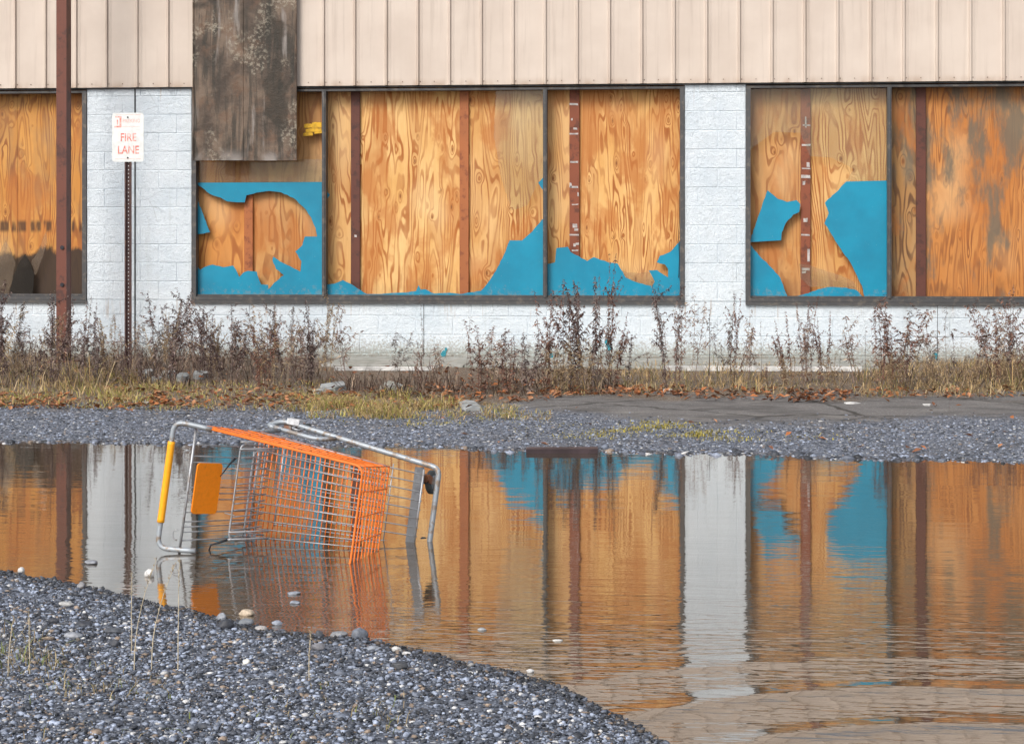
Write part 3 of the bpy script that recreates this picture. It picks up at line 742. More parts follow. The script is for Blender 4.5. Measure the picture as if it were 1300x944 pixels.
# ------------------------------------------------------------------ shopping cart
R = Matrix(((0.94914145, 0.12793937, -0.2876839, -2.23022998), (-0.29446854, 0.03731131, -0.95493253, -11.76168), (-0.1114396, 0.99107991, 0.07308783, 0.24277558), (0, 0, 0, 1)))
cart = empty('shopping_cart'); cart.matrix_world = R
tag(cart, 'orange and grey wire shopping cart tipped on its side in the puddle', 'shopping cart')
TR = .0125; WR = .0030; RR = .0042
RZ, RY = .942, .283
def pt(a, b_, t): return tuple(a[i]+(b_[i]-a[i])*t for i in range(3))
# corners
TR_ = lambda s: (0.0, .297 if s > 0 else -.328, .942)
TF_ = lambda s: (.902, s*.236, .906)
BR_ = lambda s: (.124, .272 if s > 0 else -.285, .503)
BF_ = lambda s: (.843, s*.215, .506)
# basket
bk = MB()
rim = round_path([TR_(1), TF_(1), TF_(-1), TR_(-1)], .045, 5); bk.tube(rim, .0055, 8)
ob = MB()
for s in (1, -1):
    nL = 6
    for i in range(1, nL+1):
        t = i/nL; a = pt(TR_(s), BR_(s), t*.98); c = pt(TF_(s), BF_(s), t); ob.tube([a, c], RR if i in (nL,) else WR, 5)
    ob.build('side_panel', M['owire'], cart) if False else None
side = []
for s in (1, -1):
    sp = MB(); nL = 5
    for i in range(1, nL+1):
        t = i/nL; a = pt(TR_(s), BR_(s), t); c = pt(TF_(s), BF_(s), t)
        # long wires carry on round the nose for a hand's width
        sp.tube([a, c], .0042 if i == nL else .0040, 5)
    nV = 5
    for i in range(nV+1):
        t = i/nV; sp.tube([pt(TR_(s), TF_(s), t), pt(BR_(s), BF_(s), t)], WR*.8, 4)
    side.append(sp)
basket = bk.build('basket_rim', M['owire'], cart, True)
for sp in side: sp.build('side_panel', M['owire'], basket, True)
fl = MB()
nC = 27
for i in range(nC+1):
    t = i/nC; fl.tube([pt(BR_(1), BF_(1), t), pt(BR_(-1), BF_(-1), t)], WR*1.2, 4)
fl.tube([BR_(1), BR_(-1)], .006, 6)
fo = fl.build('bottom_panel', M['owire'], basket, True)
fl = MB(); nW = 13
for i in range(nW+1):
    t = i/nW; fl.tube([Vector(pt(BR_(1), BR_(-1), t))+Vector((0, 0, .006)), Vector(pt(BF_(1), BF_(-1), t))+Vector((0, 0, .006))], WR, 4)
o = fl.build('bottom_runners', M['wire'], basket, True)
nf = MB()
for i in range(1, 9):
    t = i/8; nf.tube(round_path([pt(pt(TF_(1), BF_(1), t), pt(TR_(1), BR_(1), t), .06), pt(TF_(1), BF_(1), t), pt(TF_(-1), BF_(-1), t), pt(pt(TF_(-1), BF_(-1), t), pt(TR_(-1), BR_(-1), t), .06)], .035, 4), RR if i in (8, 1) else WR*1.1, 5)
for i in range(1, 4):
    t = i/4; nf.tube([pt(TF_(1), TF_(-1), t), pt(BF_(1), BF_(-1), t)], WR*.9, 4)
nf.build('nose_panel', M['owire'], basket, True)
# handle
ht = MB(); hx, hz, hy = -.082, .981, .300
path = round_path([(.10, hy-.012, .935), (.02, hy-.004, .955), (hx, hy, hz), (hx, -hy, hz), (.02, -hy+.004, .955), (.10, -hy+.012, .935)], .065, 7)
ht.tube(path, TR, 12); hd = ht.build('handle', M['galv'], cart, True)
gp = MB(); gp.tube([(hx, .205, hz), (hx, .19, hz), (hx, -.165, hz), (hx, -.18, hz)], .0175, 14); gp.build('grip', M['ogrip'], hd, True)
# rear gate
gt = MB()
for off, rr in ((0.0, .0065), (.965, .0052)):
    a = pt(TR_(1), BR_(1), off); c = pt(TR_(-1), BR_(-1), off)
    gt.tube([(a[0]+.012, a[1]-.012, a[2]-.01), (c[0]+.012, c[1]+.012, c[2]-.01)], rr, 8)
gt.tube([(pt(TR_(1), BR_(1), .90)[0]+.012, .25, pt(TR_(1), BR_(1), .90)[2]), (pt(TR_(1), BR_(1), .90)[0]+.012, -.25, pt(TR_(1), BR_(1), .90)[2])], .004, 6)
for y_ in (.262, .205, .150, .120, .0, -.03, -.06, -.12, -.165, -.19, -.215, -.255, .06, .09):
    if y_ in (.06, .09): continue
    gt.tube([(.010, y_, .935), (.136, y_*.95, .500)], .0032, 5)
for y_ in (.16, -.02, -.22):
    gt.tube(round_path([(-.005, y_+.014, .94), (-.028, y_+.01, .945), (-.028, y_-.03, .945), (-.005, y_-.034, .94)], .012, 3), .0035, 5)
gate = gt.build('rear_gate', M['wire'], cart, True)
# child seat
cs = MB()
def loopy(y_):
    return round_path([(.06, y_, .80), (.13, y_, .775), (.17, y_, .62), (.135, y_, .60)], .02, 4)
seatA, seatB = (.155, .725), (.20, .59)
cs.tube(round_path([(.24, .225, .66), (.165, .225, .755), (.165, -.235, .755), (.24, -.235, .66)], .03, 4), .0048, 6)
cs.tube(round_path([(.25, .20, .57), (.19, .195, .66), (.19, -.205, .66), (.25, -.21, .57)], .03, 4), .0042, 6)
cs.tube([(.21, .19, .585), (.21, -.20, .585)], .0038, 6)
for i in range(13):
    y_ = .19-.38*i/12; cs.tube(round_path([(.168, y_, .748), (.19, y_+.006, .66), (.235, y_+.02, .575)], .02, 3), .0036, 5)
for y_ in (.235, .20, -.20, -.235):
    cs.tube(round_path([(.155, y_, .735), (.165, y_, .765), (.25, y_+.015, .70), (.30, y_+.02, .61)], .02, 4), .0045, 6)
cs.tube([(.10, .10, .71), (.165, .10, .73)], .003, 5); cs.tube([(.10, -.12, .71), (.165, -.12, .73)], .003, 5)
seat = cs.build('child_seat', M['wire'], cart, True)
fp_ = MB()
ga = Vector((.030, 0, .905)); gb = Vector((.078, 0, .755)); dd = (gb-ga); nn = Vector((dd.z, 0, -dd.x)).normalized()
pl2 = rrect(-.125, .118, 0, dd.length, .018)
n = len(pl2); vs_ = []
for sgn_ in (-.004, .004):
    for (yy, tt) in pl2:
        q_ = ga+dd.normalized()*tt+nn*sgn_; vs_.append((q_.x, yy, q_.z))
fp_.add(vs_, [tuple(range(n)), tuple(range(2*n-1, n-1, -1))]+[(k, (k+1) % n, n+(k+1) % n, n+k) for k in range(n)])
fixn(fp_.build('seat_flap', M['oflap'], seat))
st_ = MB()
st_.tube([(.150, .155, .765), (.135, .13, .78), (.115, .09, .79), (.10, .06, .80)], .006, 5, r1=.002)
st_.build('seat_belt', M['strap'], seat, True); st_ = MB()
st_.tube([(.165, -.235, .755), (.14, -.25, .78), (.10, -.27, .80), (.09, -.31, .80)], .0065, 5, r1=.004)
st_.build('seat_belt', M['strap'], seat, True)
# chassis: base rails and loop
cz, cw_ = .149, .21
bs = MB()
rail = round_path([(.03, .275, .205), (-.012, .285, .195), (.045, .312, cz), (.945, cw_, cz), (.945, -cw_, cz), (.045, -.312, cz), (-.012, -.285, .195), (.03, -.275, .205)], .04, 7)
bs.tube(rail, .0135, 12)
chs = bs.build('chassis_rail', M['galv'], cart, True)
for s in (1, -1):
    b = MB(); b.tube(round_path([(-.012, s*.285, .195), (.10, s*.272, .215), (.29, s*.256, .225), (.36, s*.27, cz+.008)], .05, 5), .0115, 10)
    b.tube(round_path([(.06, s*.262, .50), (.06, s*.262, .40), (.07, s*.268, .22)], .04, 4), .0115, 10)
    b.tube([(.124, s*.268, .5), (.06, s*.268, .50)], .006, 6)
    b.build('support_strut', M['galv'], cart, True)
    b = MB(); b.tube(round_path([(.70, s*.222, cz+.01), (.735, s*.222, .30), (.80, s*.217, .50)], .08, 5), .0035, 6); b.build('front_brace', M['wire'], cart, True) if s == -1 else None
tr = MB()
for i in range(9):
    y_ = .17-.34*i/8; tr.tube([(.10, y_*1.2, cz+.055), (.90, y_*1.02, cz+.062)], .0034, 5)
tr.tube([(.10, .215, cz+.05), (.10, -.215, cz+.05)], .005, 6); tr.tube([(.72, .20, cz+.055), (.72, -.20, cz+.055)], .0032, 6); tr.tube([(.895, .2, cz+.07), (.895, -.2, cz+.07)], .0055, 6)
tr.build('lower_tray', M['wire'], cart, True)
cb = MB(); vs_ = []
cb.box(.862, .868, -.205, .205, .02+cz-.01, cz+.062)
cb.box(.868, .890, -.205, .205, cz+.056, cz+.062); cb.box(.842, .862, -.205, .205, cz+.056, cz+.0615)
cb.build('cross_member', M['steel'], cart)
def caster(x, y, zt, r, name='caster', rot=0.0):
    c_ = MB(); wc = Vector((x+.022*math.cos(rot), y+.022*math.sin(rot), r)); dx_ = Vector((math.cos(rot), math.sin(rot), 0)); dn = Vector((-dx_.y, dx_.x, 0))
    for s in (1, -1):
        o_ = dn*(s*.019); t0 = Vector((x, y, zt))+o_; pts4 = [t0-dx_*.02, t0+dx_*.025, wc+o_+dx_*.014, wc+o_-dx_*.012]
        vs_ = [p+dn*.0016 for p in pts4]+[p-dn*.0016 for p in pts4]
        c_.add(vs_, [(0, 1, 2, 3), (7, 6, 5, 4)]+[(k, (k+1) % 4, 4+(k+1) % 4, 4+k) for k in range(4)])
    c_.tube([(x, y, zt-.002), (x, y, zt+.018)], .022, 10); c_.tube([wc-dn*.024, wc+dn*.024], .006, 8)
    fk = fixn(c_.build(name, M['rustfork'], cart))
    wl = MB(); wl.tube([wc-dn*.013, wc-dn*.011, wc+dn*.011, wc+dn*.013], r*.6, 18); 
    # tyre as a lathe
    prof_ = [(-.014, r*.62), (-.014, r*.90), (-.009, r), (.009, r), (.014, r*.90), (.014, r*.62)]; ns = 24; ty_ = MB(); vv = []
    up_ = Vector((0, 0, 1))
    for k in range(ns):
        a_ = 2*math.pi*k/ns
        for (o_, rr_) in prof_: vv.append(wc+dn*o_+(dx_*math.cos(a_)+up_*math.sin(a_))*rr_)
    m6 = len(prof_); ff = []
    for k in range(ns):
        for j in range(m6-1): ff.append((k*m6+j, k*m6+j+1, ((k+1) % ns)*m6+j+1, ((k+1) % ns)*m6+j))
    ty_.add(vv, ff)
    wh = wl.build('wheel', M['galv'], fk, True); ty_.build('tyre', M['rubber'], wh, True) if False else ty_.build('tyre', M['rubber'], fk, True)
    return fk
caster(.872, .150, cz-.012, .060, rot=-1.45); caster(.872, -.185, cz-.012, .060, rot=-1.6)
caster(.075, .285, cz-.016, .060, rot=.2); caster(.075, -.285, cz-.016, .060, rot=.1)
b = MB(); b.box(.075, .145, .300, .332, cz-.03, cz+.016, 0, .004)
b.build('corner_bumper', simple('white_plastic', (.75, .77, .80), .4), cart)
b = MB(); b.tube(round_path([(.13, .30, cz), (.13, .29, cz+.06), (.175, .285, cz+.06), (.18, .295, cz)], .015, 3), .004, 6); b.build('wire_hook', M['wire'], cart, True)

# ------------------------------------------------------------------ dark channel at the water's edge, boards, slabs
p = on_z(668, 571, .02); p2 = on_z(759, 571, .02); ang = math.atan2(p2[1]-p[1], p2[0]-p[0]); L = float(np.hypot(p2[0]-p[0], p2[1]-p[1]))
b = MB(); b.box(0, L, -.035, -.031, -.012, .030); b.box(0, L, .031, .035, -.012, .030); b.box(0, L, -.0305, .0305, .026, .030)
o = b.build('metal_channel', M['plank']); o.location = (p[0], p[1], .004); o.rotation_euler = (math.radians(6), math.radians(-.3), ang)
tag(o, 'dark purple-brown metal channel lying at the far edge of the puddle', 'metal channel')
def board(name, u0, v0, u1, v1, th, wd, mat, label, cat, z=None):
    p_ = on_ground(u0, v0); q_ = on_ground(u1, v1); d_ = q_-p_; a_ = math.atan2(d_.y, d_.x); l_ = math.hypot(d_.x, d_.y)
    b = MB(); b.box(0, l_, -wd/2, wd/2, 0, th, 0, .003); o = b.build(name, M[mat]); o.location = (p_.x, p_.y, (z if z is not None else min(p_.z, q_.z)+.004)); o.rotation_euler = (0, -math.atan2(d_.z, l_)*0, a_)
    return tag(o, label, cat)
board('white_board', 842, 471, 1094, 472, .05, .06, 'white_board', 'long white painted board lying on the ground under the right window', 'board')
board('white_board', 424, 470, 552, 471, .04, .05, 'white_board', 'shorter white board lying along the sidewalk below the middle window', 'board')
board('flat_strip', 158, 511, 192, 512, .012, .05, 'white_board', 'short pale strip lying at the left grass edge', 'strip')
def slab(u, v, wpx, dep, th, mat, label, cat='slab', seed=1, tilt=0.08, name='concrete_slab'):
    p_ = on_ground(u, v); r_ = random.Random(seed); dist = p_.y-CAM[1]; w_ = wpx*dist/F
    n_ = 7; pl_ = []
    for i in range(n_):
        a_ = 2*math.pi*i/n_+r_.uniform(-.2, .2); pl_.append((w_/2*math.cos(a_)*r_.uniform(.85, 1.2), dep/2*math.sin(a_)*r_.uniform(.85, 1.2)))
    b = MB(); vs_ = [(x_, y_, 0) for x_, y_ in pl_]+[(x_*.94, y_*.94, th*r_.uniform(.85, 1.1)) for x_, y_ in pl_]
    b.add(vs_, [tuple(range(n_))[::-1], tuple(range(n_, 2*n_))]+[(k, (k+1) % n_, n_+(k+1) % n_, n_+k) for k in range(n_)])
    o_ = b.build(name, M[mat]); o_.location = (p_.x, p_.y, p_.z-.003); o_.rotation_euler = (tilt, r_.uniform(-.05, .05), r_.uniform(-.3, .3)); return tag(o_, label, cat)
slab(597, 516, 27, .55, .018, 'concrete_pale', 'pale flat concrete slab in the grass strip below the middle window', seed=3, tilt=.10)
slab(422, 494, 34,   .30, .045, 'concrete_pale', 'broken light grey concrete lump left of the middle sidewalk end', 'rubble', 5, .15, 'concrete_rubble')
slab(410, 499, 26, .22, .04, 'concrete_pale', 'low grey concrete chip just in front of the larger lump', 'rubble', 6, .1, 'concrete_rubble')
slab(497, 493, 28, .4, .04, 'concrete', 'dark grey flat slab lying on bare ground left of the pale slab', 'slab', 8, .1)
for i, (u, v, s_, l_) in enumerate([(186, 478, 18, 'grey rubble piece just right of the sign post foot'), (214, 479, 22, 'larger pale rubble piece in the heap right of the sign post'), (233, 483, 16, 'small pale rubble piece below the heap near the sign'), (254, 480, 20, 'flat grey rubble piece at the right end of the heap near the sign'), (198, 487, 14, 'small rubble chip in the grass in front of the sign post')]):
    slab(u, v, s_, .22, .06, 'concrete_pale', l_, 'rubble', 20+i, .15, 'concrete_rubble')
slab(1083, 512, 22, .12, .012, 'white_board', 'flat white scrap lying on the asphalt below the right window', 'scrap', 31, .02, 'flat_scrap')
slab(1177, 514, 12, .1, .012, 'white_board', 'small white scrap on the asphalt at the right', 'scrap', 32, .02, 'flat_scrap')
slab(848, 498, 12, .1, .03, 'white_board', 'small white lump at the foot of the weeds right of the middle window', 'scrap', 33, .05, 'flat_scrap')

# ------------------------------------------------------------------ stones
ico = None
def icosphere(sub):
    import bmesh
    bm = bmesh.new(); bmesh.ops.create_icosphere(bm, subdivisions=sub, radius=1); v = np.array([q_.co[:] for q_ in bm.verts]); bm.verts.ensure_lookup_table()
    f = np.array([[l.index for l in t.verts] for t in bm.faces]); bm.free(); return v, f
ICO1 = icosphere(1); ICO2 = icosphere(3)
rng = np.random.default_rng(11)
def stone_cols(n, white=.05, tan=.07):
    t = rng.random(n); g = .05+.52*rng.random(n)**2.2
    c = np.stack([g*.84, g*.97, g*1.25], -1)
    m = t < white; c[m] = (.50+.3*rng.random(m.sum()))[:, None]*np.array([1, 1, 1.0])
    m = (t > white) & (t < white+tan); c[m] = (.22+.14*rng.random(m.sum()))[:, None]*np.array([1.1, .85, .66])
    m = (t > .72) & (t < .9); c[m] *= .45
    return c
def scatter(name, P, size, mat, cols, flat=.5):
    n = len(P); V0, F0 = ICO1; nv = len(V0)
    V = V0[None]*(1+.55*(rng.random((n, nv, 1))-.5))+.22*(rng.random((n, nv, 3))-.5)
    sc = np.stack([size*(.8+.5*rng.random(n)), size*(.6+.5*rng.random(n)), size*flat*(.6+.8*rng.random(n))], -1)
    V = V*sc[:, None, :]
    a = rng.random(n)*6.28; tl = (rng.random(n)-.5)*.9; ca_, sa = np.cos(a), np.sin(a); ct, st2 = np.cos(tl), np.sin(tl)
    x, y, z = V[..., 0], V[..., 1], V[..., 2]
    y2 = y*ct[:, None]-z*st2[:, None]; z2 = y*st2[:, None]+z*ct[:, None]
    x3 = x*ca_[:, None]-y2*sa[:, None]; y3 = x*sa[:, None]+y2*ca_[:, None]
    V = np.stack([x3, y3, z2], -1)+P[:, None, :]
    Fq = F0[None]+(np.arange(n)*nv)[:, None, None]
    me_ = bpy.data.meshes.new(name); me_.vertices.add(n*nv); me_.vertices.foreach_set('co', V.ravel())
    nf_ = n*len(F0); me_.loops.add(nf_*3); me_.loops.foreach_set('vertex_index', Fq.ravel().astype(np.int32)); me_.polygons.add(nf_)
    me_.polygons.foreach_set('loop_start', np.arange(0, nf_*3, 3)); me_.polygons.foreach_set('loop_total', np.full(nf_, 3)); me_.update()
    c4_ = np.concatenate([np.repeat(cols, nv, 0), np.ones((n*nv, 1))], 1).astype(np.float32)
    ca2 = me_.color_attributes.new('Col', 'FLOAT_COLOR', 'POINT'); ca2.data.foreach_set('color', c4_.ravel()); me_.materials.append(mat)
    o_ = bpy.data.objects.new(name, me_); COL.objects.link(o_); return o_
def px_scatter(n, u0, u1, v0, v1, keep):
    """points spread evenly over the ground (not over the picture)"""
    A_ = on_z(u0, v0, .05); B_ = on_z(u1, v0, .05); C_ = on_z(u0, v1, .05); D_ = on_z(u1, v1, .05)
    xs2 = [q_[0] for q_ in (A_, B_, C_, D_)]; ys2 = [q_[1] for q_ in (A_, B_, C_, D_)]
    X = rng.uniform(min(xs2), max(xs2), n); Y = rng.uniform(min(ys2), max(ys2), n); Z = ground_z(X, Y); u, v = proj(X, Y, Z)
    k_ = (u > u0) & (u < u1) & (v > v0) & (v < v1) & keep(X, Y, u, v); return np.stack([X[k_], Y[k_], Z[k_]], -1)
P1 = px_scatter(215000, -60, 1000, 716, 1010, lambda X, Y, u, v: (shore(X, Y) < .05) & (Y < -12))
P1b = px_scatter(2200, -60, 1000, 700, 1010, lambda X, Y, u, v: (shore(X, Y) >= .03) & (shore(X, Y) < .55) & (Y < -12) & (rng.random(len(X)) < np.exp(-shore(X, Y)*9)))
P1 = np.concatenate([P1, P1b]); s1 = .0030+.0105*rng.random(len(P1))**4.5
P1[:, 2] += rng.uniform(-.003, .006, len(P1)); big = rng.random(len(P1)) < .006; s1[big] *= 1.9
sil = np.sin(P1[:, 0]*4.3+2*np.sin(P1[:, 1]*3.1))*np.sin(P1[:, 1]*5.2+1.3*np.sin(P1[:, 0]*2.7))+rng.normal(0, .35, len(P1))
kp = (sil < .55) | (rng.random(len(P1)) < .22); P1 = P1[kp]; s1 = s1[kp]
cc1 = stone_cols(len(P1), .045, .06); sh1 = shore(P1[:, 0], P1[:, 1])
cc1 *= (1-.58*sst(sh1, -.16, -.03))[:, None]
tag(scatter('gravel', P1, s1, M['stone'], cc1, .55), kind='stuff')
P2 = px_scatter(110000, -80, 1380, 506, 590, lambda X, Y, u, v: (shore(X, Y) < .10) & (v > np.interp(u, [0, 600, 700, 900, 1300], [514, 522, 528, 541, 532])+rng.normal(0, 5, len(u))))
s2 = .0045+.012*rng.random(len(P2))**4
edge = np.abs(shore(P2[:, 0], P2[:, 1])) < .14; s2[edge & (rng.random(len(P2)) < .2)] *= 2.6
tag(scatter('gravel', P2, s2, M['stone'], stone_cols(len(P2), .035, .03)*.85, .5), kind='stuff')

def one_stone(u, v, wpx, hpx, col, label, seed, sink=.25, base_z=None):
    if base_z is None: p_ = on_ground(u, v+hpx*.4)
    else: q_ = on_z(u, v+hpx*.3, 0.0); p_ = Vector((q_[0], q_[1], base_z))
    d_ = p_.y-CAM[1]; w_ = wpx*d_/F/2; h_ = hpx*d_/F/2
    V0, F0 = ICO2; r_ = np.random.default_rng(seed)
    dirs = r_.normal(size=(9, 3)); dirs /= np.linalg.norm(dirs, axis=1)[:, None]; V = V0.copy()
    for dv in dirs:       # flat facets
        t_ = V@dv; lim = r_.uniform(.68, .9); ov = np.maximum(t_-lim, 0); V -= ov[:, None]*dv[None]*.85
    V *= (1+.03*np.sin(V0*9+seed).sum(1))[:, None]
    V = V*np.array([w_, w_*.75, h_]); V[:, 2] += h_*(1-sink)
    me_ = bpy.data.meshes.new('stone'); me_.from_pydata(V.tolist(), [], F0.tolist()); me_.polygons.foreach_set('use_smooth', [True]*len(F0))
    ca2 = me_.color_attributes.new('Col', 'FLOAT_COLOR', 'POINT'); ca2.data.foreach_set('color', np.tile(np.array([*col, 1.]), len(V))); me_.materials.append(M['stone'])
    o_ = bpy.data.objects.new('stone', me_); COL.objects.link(o_); o_.location = p_; o_.rotation_euler = (0, 0, r_.uniform(-.5, .5)); tag(o_, label, 'stone', 'loose stones along the near shore')
G1 = (.30, .32, .36); G2 = (.05, .055, .07); WH = (.66, .66, .66); TN = (.55, .45, .34)
for i, a_ in enumerate([
    (116, 713, 20, 7, G1, 'grey flat stone standing in the water near the left shore'),
    (190, 727, 14, 14, WH, 'pale tilted stone in the water left of the cart handle'),
    (103, 743, 13, 14, (.3, .3, .32), 'half white half dark stone on the shoreline at the left'),
    (281, 782, 14, 13, G1, 'rounded light grey stone touching the reflection of the orange flap'),
    (286, 792, 24, 15, G2, 'black angular stone at the left of the stone cluster below the cart'),
    (313, 777, 22, 11, TN, 'tan cream stone on top of the cluster below the cart'),
    (312, 789, 24, 12, (.22, .24, .27), 'grey stone under the cream stone below the cart'),
    (331, 797, 18, 10, (.45, .43, .42), 'pale rounded stone at the right end of the cluster below the cart'),
    (352, 790, 15, 8, (.36, .40, .48), 'blue grey stone in the shallow water right of the cluster'),
    (373, 752, 20, 5, (.33, .36, .42), 'thin pale stone breaking the water inside the reflection of the cart, farther one'),
    (374, 764, 15, 5, (.28, .31, .37), 'thin pale stone breaking the water inside the reflection of the cart, nearer one'),
    (430, 804, 24, 8, (.28, .29, .31), 'long flat grey stone at the waterline below the cart nose'),
    (405, 804, 11, 13, (.10, .11, .13), 'small dark upright stone at the waterline'),
    (457, 803, 22, 19, (.16, .18, .22), 'largest blue grey stone at the waterline by the orange reflection'),
    (404, 820, 20, 13, (.2, .2, .22), 'dull grey stone on the gravel left of the largest shore stone'),
    (474, 822, 20, 7, (.3, .33, .38), 'flat blue grey stone right of the largest shore stone'),
    (503, 823, 12, 9, WH, 'round white stone at the waterline right of the flat stone'),
    (516, 829, 13, 6, WH, 'flat white stone on the gravel beside the round white one'),
    (507, 845, 24, 13, (.07, .075, .085), 'dark flat stone on the gravel near the bottom'),
    (313, 840, 10, 10, (.75, .74, .70), 'small round white pebble alone on the gravel'),
    (107, 791, 28, 9, G2, 'long black slate lying on the left gravel'),
    (146, 816, 16, 13, G2, 'black chunky stone on the left gravel'),
    (68, 788, 16, 10, G2, 'black stone left of the long slate'),
    (145, 800, 30, 9, (.10, .11, .13), 'flat dark grey stone below the long slate'),
    (93, 806, 26, 10, (.33, .35, .39), 'light grey flat stone on the left gravel under the slate'),
    (84, 766, 22, 8, (.5, .5, .49), 'cream flat stone on the left gravel near the shore'),
    (27, 723, 9, 10, WH, 'small white stone at the water on the far left'),
    (673, 851, 11, 6, WH, 'small white pebble at the tip of the gravel bank'),
    (612, 798, 12, 4, (.42, .44, .46), 'thin pale stone alone in the open water right of the cart'),
    (708, 812, 14, 3, (.6, .58, .55), 'white floating leaf on the open water below the middle window reflection'),  # a floating leaf, built with the stone shape
]):
    u_, v_, w_, h_, c_, l_ = a_
    q_ = on_z(u_, v_, 0)
    inwater = float(shore(q_[0], q_[1])) > .02
    one_stone(u_, v_, w_, h_, c_, l_, 40+i, .3, base_z=(-h_*.15*(q_[1]-CAM[1])/F if inwater else None))

# ------------------------------------------------------------------ weeds
def weed_mesh(seed, h, nst, spread, dens=1.0, kind='plume', cols=None, lean=0.0, branch=5):
    r = random.Random(seed); b = MB()
    cols = cols or [(.115, .070, .058), (.16, .10, .08), (.075, .048, .048), (.20, .13, .10)]
    def paint(n0, c):
        while len(b.c) < len(b.v): b.c.append((*c, 1))
    def leaf(p, d, L, wd, c):
        d = d.normalized(); sd_ = d.cross(Vector((r.uniform(-1, 1), r.uniform(-1, 1), r.uniform(-1, 1)))).normalized()*wd
        mid = p+d*L*.5+Vector((0, 0, -L*.12)); tip = p+d*L+Vector((r.uniform(-.3, .3)*L, r.uniform(-.3, .3)*L, -L*.55))
        b.add([p, mid+sd_, tip, mid-sd_], [(0, 1, 2), (0, 2, 3)]); paint(0, c)
    def stem(p0, d0, L, r0, lv, sub, top):
        pts = [p0]; d = d0.normalized(); n = 9 if lv == 0 else 5; p = p0
        bend = Vector((r.uniform(-1, 1), r.uniform(-.6, .6), 0))*(.10 if lv == 0 else .3)
        for i in range(n):
            d = (d+bend*(1/n)+Vector((r.uniform(-.05, .05), r.uniform(-.05, .05), -.02*lv))).normalized(); p = p+d*(L/n); pts.append(p)
        c = r.choice(cols); b.tube(pts, r0, 3, r1=r0*.35, cap=False); paint(0, tuple(x*.8+.02 for x in c))
        nl = int(L*(150 if lv == 0 else 170)*dens*r.uniform(.5, 1.15))
        for i in range(nl):
            t = r.random()**.75
            if lv == 0: t = .10+.9*t
            if lv == 0 and kind == 'bare' and t < .55 and r.random() < .8: continue
            k = min(int(t*n), n-1); q_ = pts[k].lerp(pts[k+1], t*n-k)
            a_ = r.uniform(0, 6.28); el = r.uniform(-.6, .9); dv = Vector((math.cos(a_)*math.cos(el), math.sin(a_)*math.cos(el), math.sin(el)))
            if kind == 'plume' and t > .55: LL = r.uniform(.012, .036); ww = r.uniform(.003, .008)
            else: LL = r.uniform(.018, .060); ww = r.uniform(.002, .008)
            cc = r.choice(cols); f_ = r.uniform(.7, 1.5); leaf(q_, dv, LL, ww, tuple(x*f_ for x in cc))
        if sub:
            for i in range(r.randint(sub-2, sub+2)):
                t = r.uniform(.35, .95); k = min(int(t*n), n-1); q_ = pts[k]; a_ = r.uniform(0, 6.28); el = r.uniform(.5, 1.1)
                stem(q_, Vector((math.cos(a_)*math.cos(el), math.sin(a_)*math.cos(el), math.sin(el))), L*r.choice((.12, .18, .24, .42))*(1.15-t*.6), r0*.5, 1, 0, 0)
    for i in range(nst):
        a_ = r.uniform(0, 6.28); rr = spread*r.random()**.6; p0 = Vector((math.cos(a_)*rr*.4, math.sin(a_)*rr*.3, -.03))
        d0 = Vector((math.cos(a_)*rr*.9+lean, math.sin(a_)*rr*.4, h)); stem(p0, d0, h*r.uniform(.55, 1.05), r.uniform(.003, .0048), 0, branch, 0)
    me_ = b.build('dead_weed', M['weed']); COL.objects.unlink(me_); return me_
REDB = [(.17, .075, .055), (.26, .14, .10), (.12, .07, .06)]; GREY = [(.17, .14, .125), (.26, .22, .19), (.10, .08, .075)]; DARK = [(.065, .035, .035), (.11, .065, .06), (.21, .155, .14), (.28, .22, .20)]
TAN = [(.42, .32, .19), (.34, .24, .14), (.22, .15, .10)]
protos = {
 'dark': [weed_mesh(100+i, 1.0, 4, .22, 1.0, 'plume', DARK) for i in range(7)],
 'red': [weed_mesh(200+i, 1.0, 4, .20, .8, 'plume', REDB) for i in range(5)],
 'grey': [weed_mesh(300+i, 1.0, 3, .22, .6, 'bare', GREY, .1) for i in range(4)],
 'tan': [weed_mesh(400+i, 1.0, 6, .30, .8, 'plume', TAN) for i in range(3)],
 'single': [weed_mesh(500+i, 1.0, 1, .04, 1.0, 'plume', DARK if i % 2 else REDB, 0, 4) for i in range(6)],
 'wisp': [weed_mesh(700+i, 1.0, 3, .30, .35, 'bare', [(.38, .29, .21), (.28, .19, .15), (.22, .14, .12)], .05*(i-2), 9) for i in range(5)],
 'thin': [weed_mesh(600+i, 1.0, 1, .03, .25, 'bare', GREY, 0, 3) for i in range(3)],
}
def weed(kind, u, vb, vt, label, group, wscale=1.0, lean=0.0):
    p_ = on_ground(u, vb); d_ = p_.y-CAM[1]; h_ = (vb-vt)*d_/F*1.10
    src = RND.choice(protos[kind]); o_ = src.copy(); COL.objects.link(o_); o_.location = p_
    s_ = h_/1.0; o_.scale = (s_*wscale, s_*wscale, s_); o_.rotation_euler = (0, lean, RND.uniform(-.5, .5))
    if RND.random() < .5: o_.scale.x *= -1
    tag(o_, label, 'dead weed', group); return o_
gT = 'dead weeds in the thick stand on the left'
lT = 'dark dead weed stem in the dense thicket at the left'
lm = [(-30, 365), (0, 372), (20, 375), (45, 385), (62, 380), (100, 375), (120, 392), (140, 400), (185, 378), (205, 372), (225, 385), (240, 392), (262, 372), (285, 390), (310, 388), (340, 390), (370, 392), (400, 398), (430, 415)]
rw = random.Random(5)
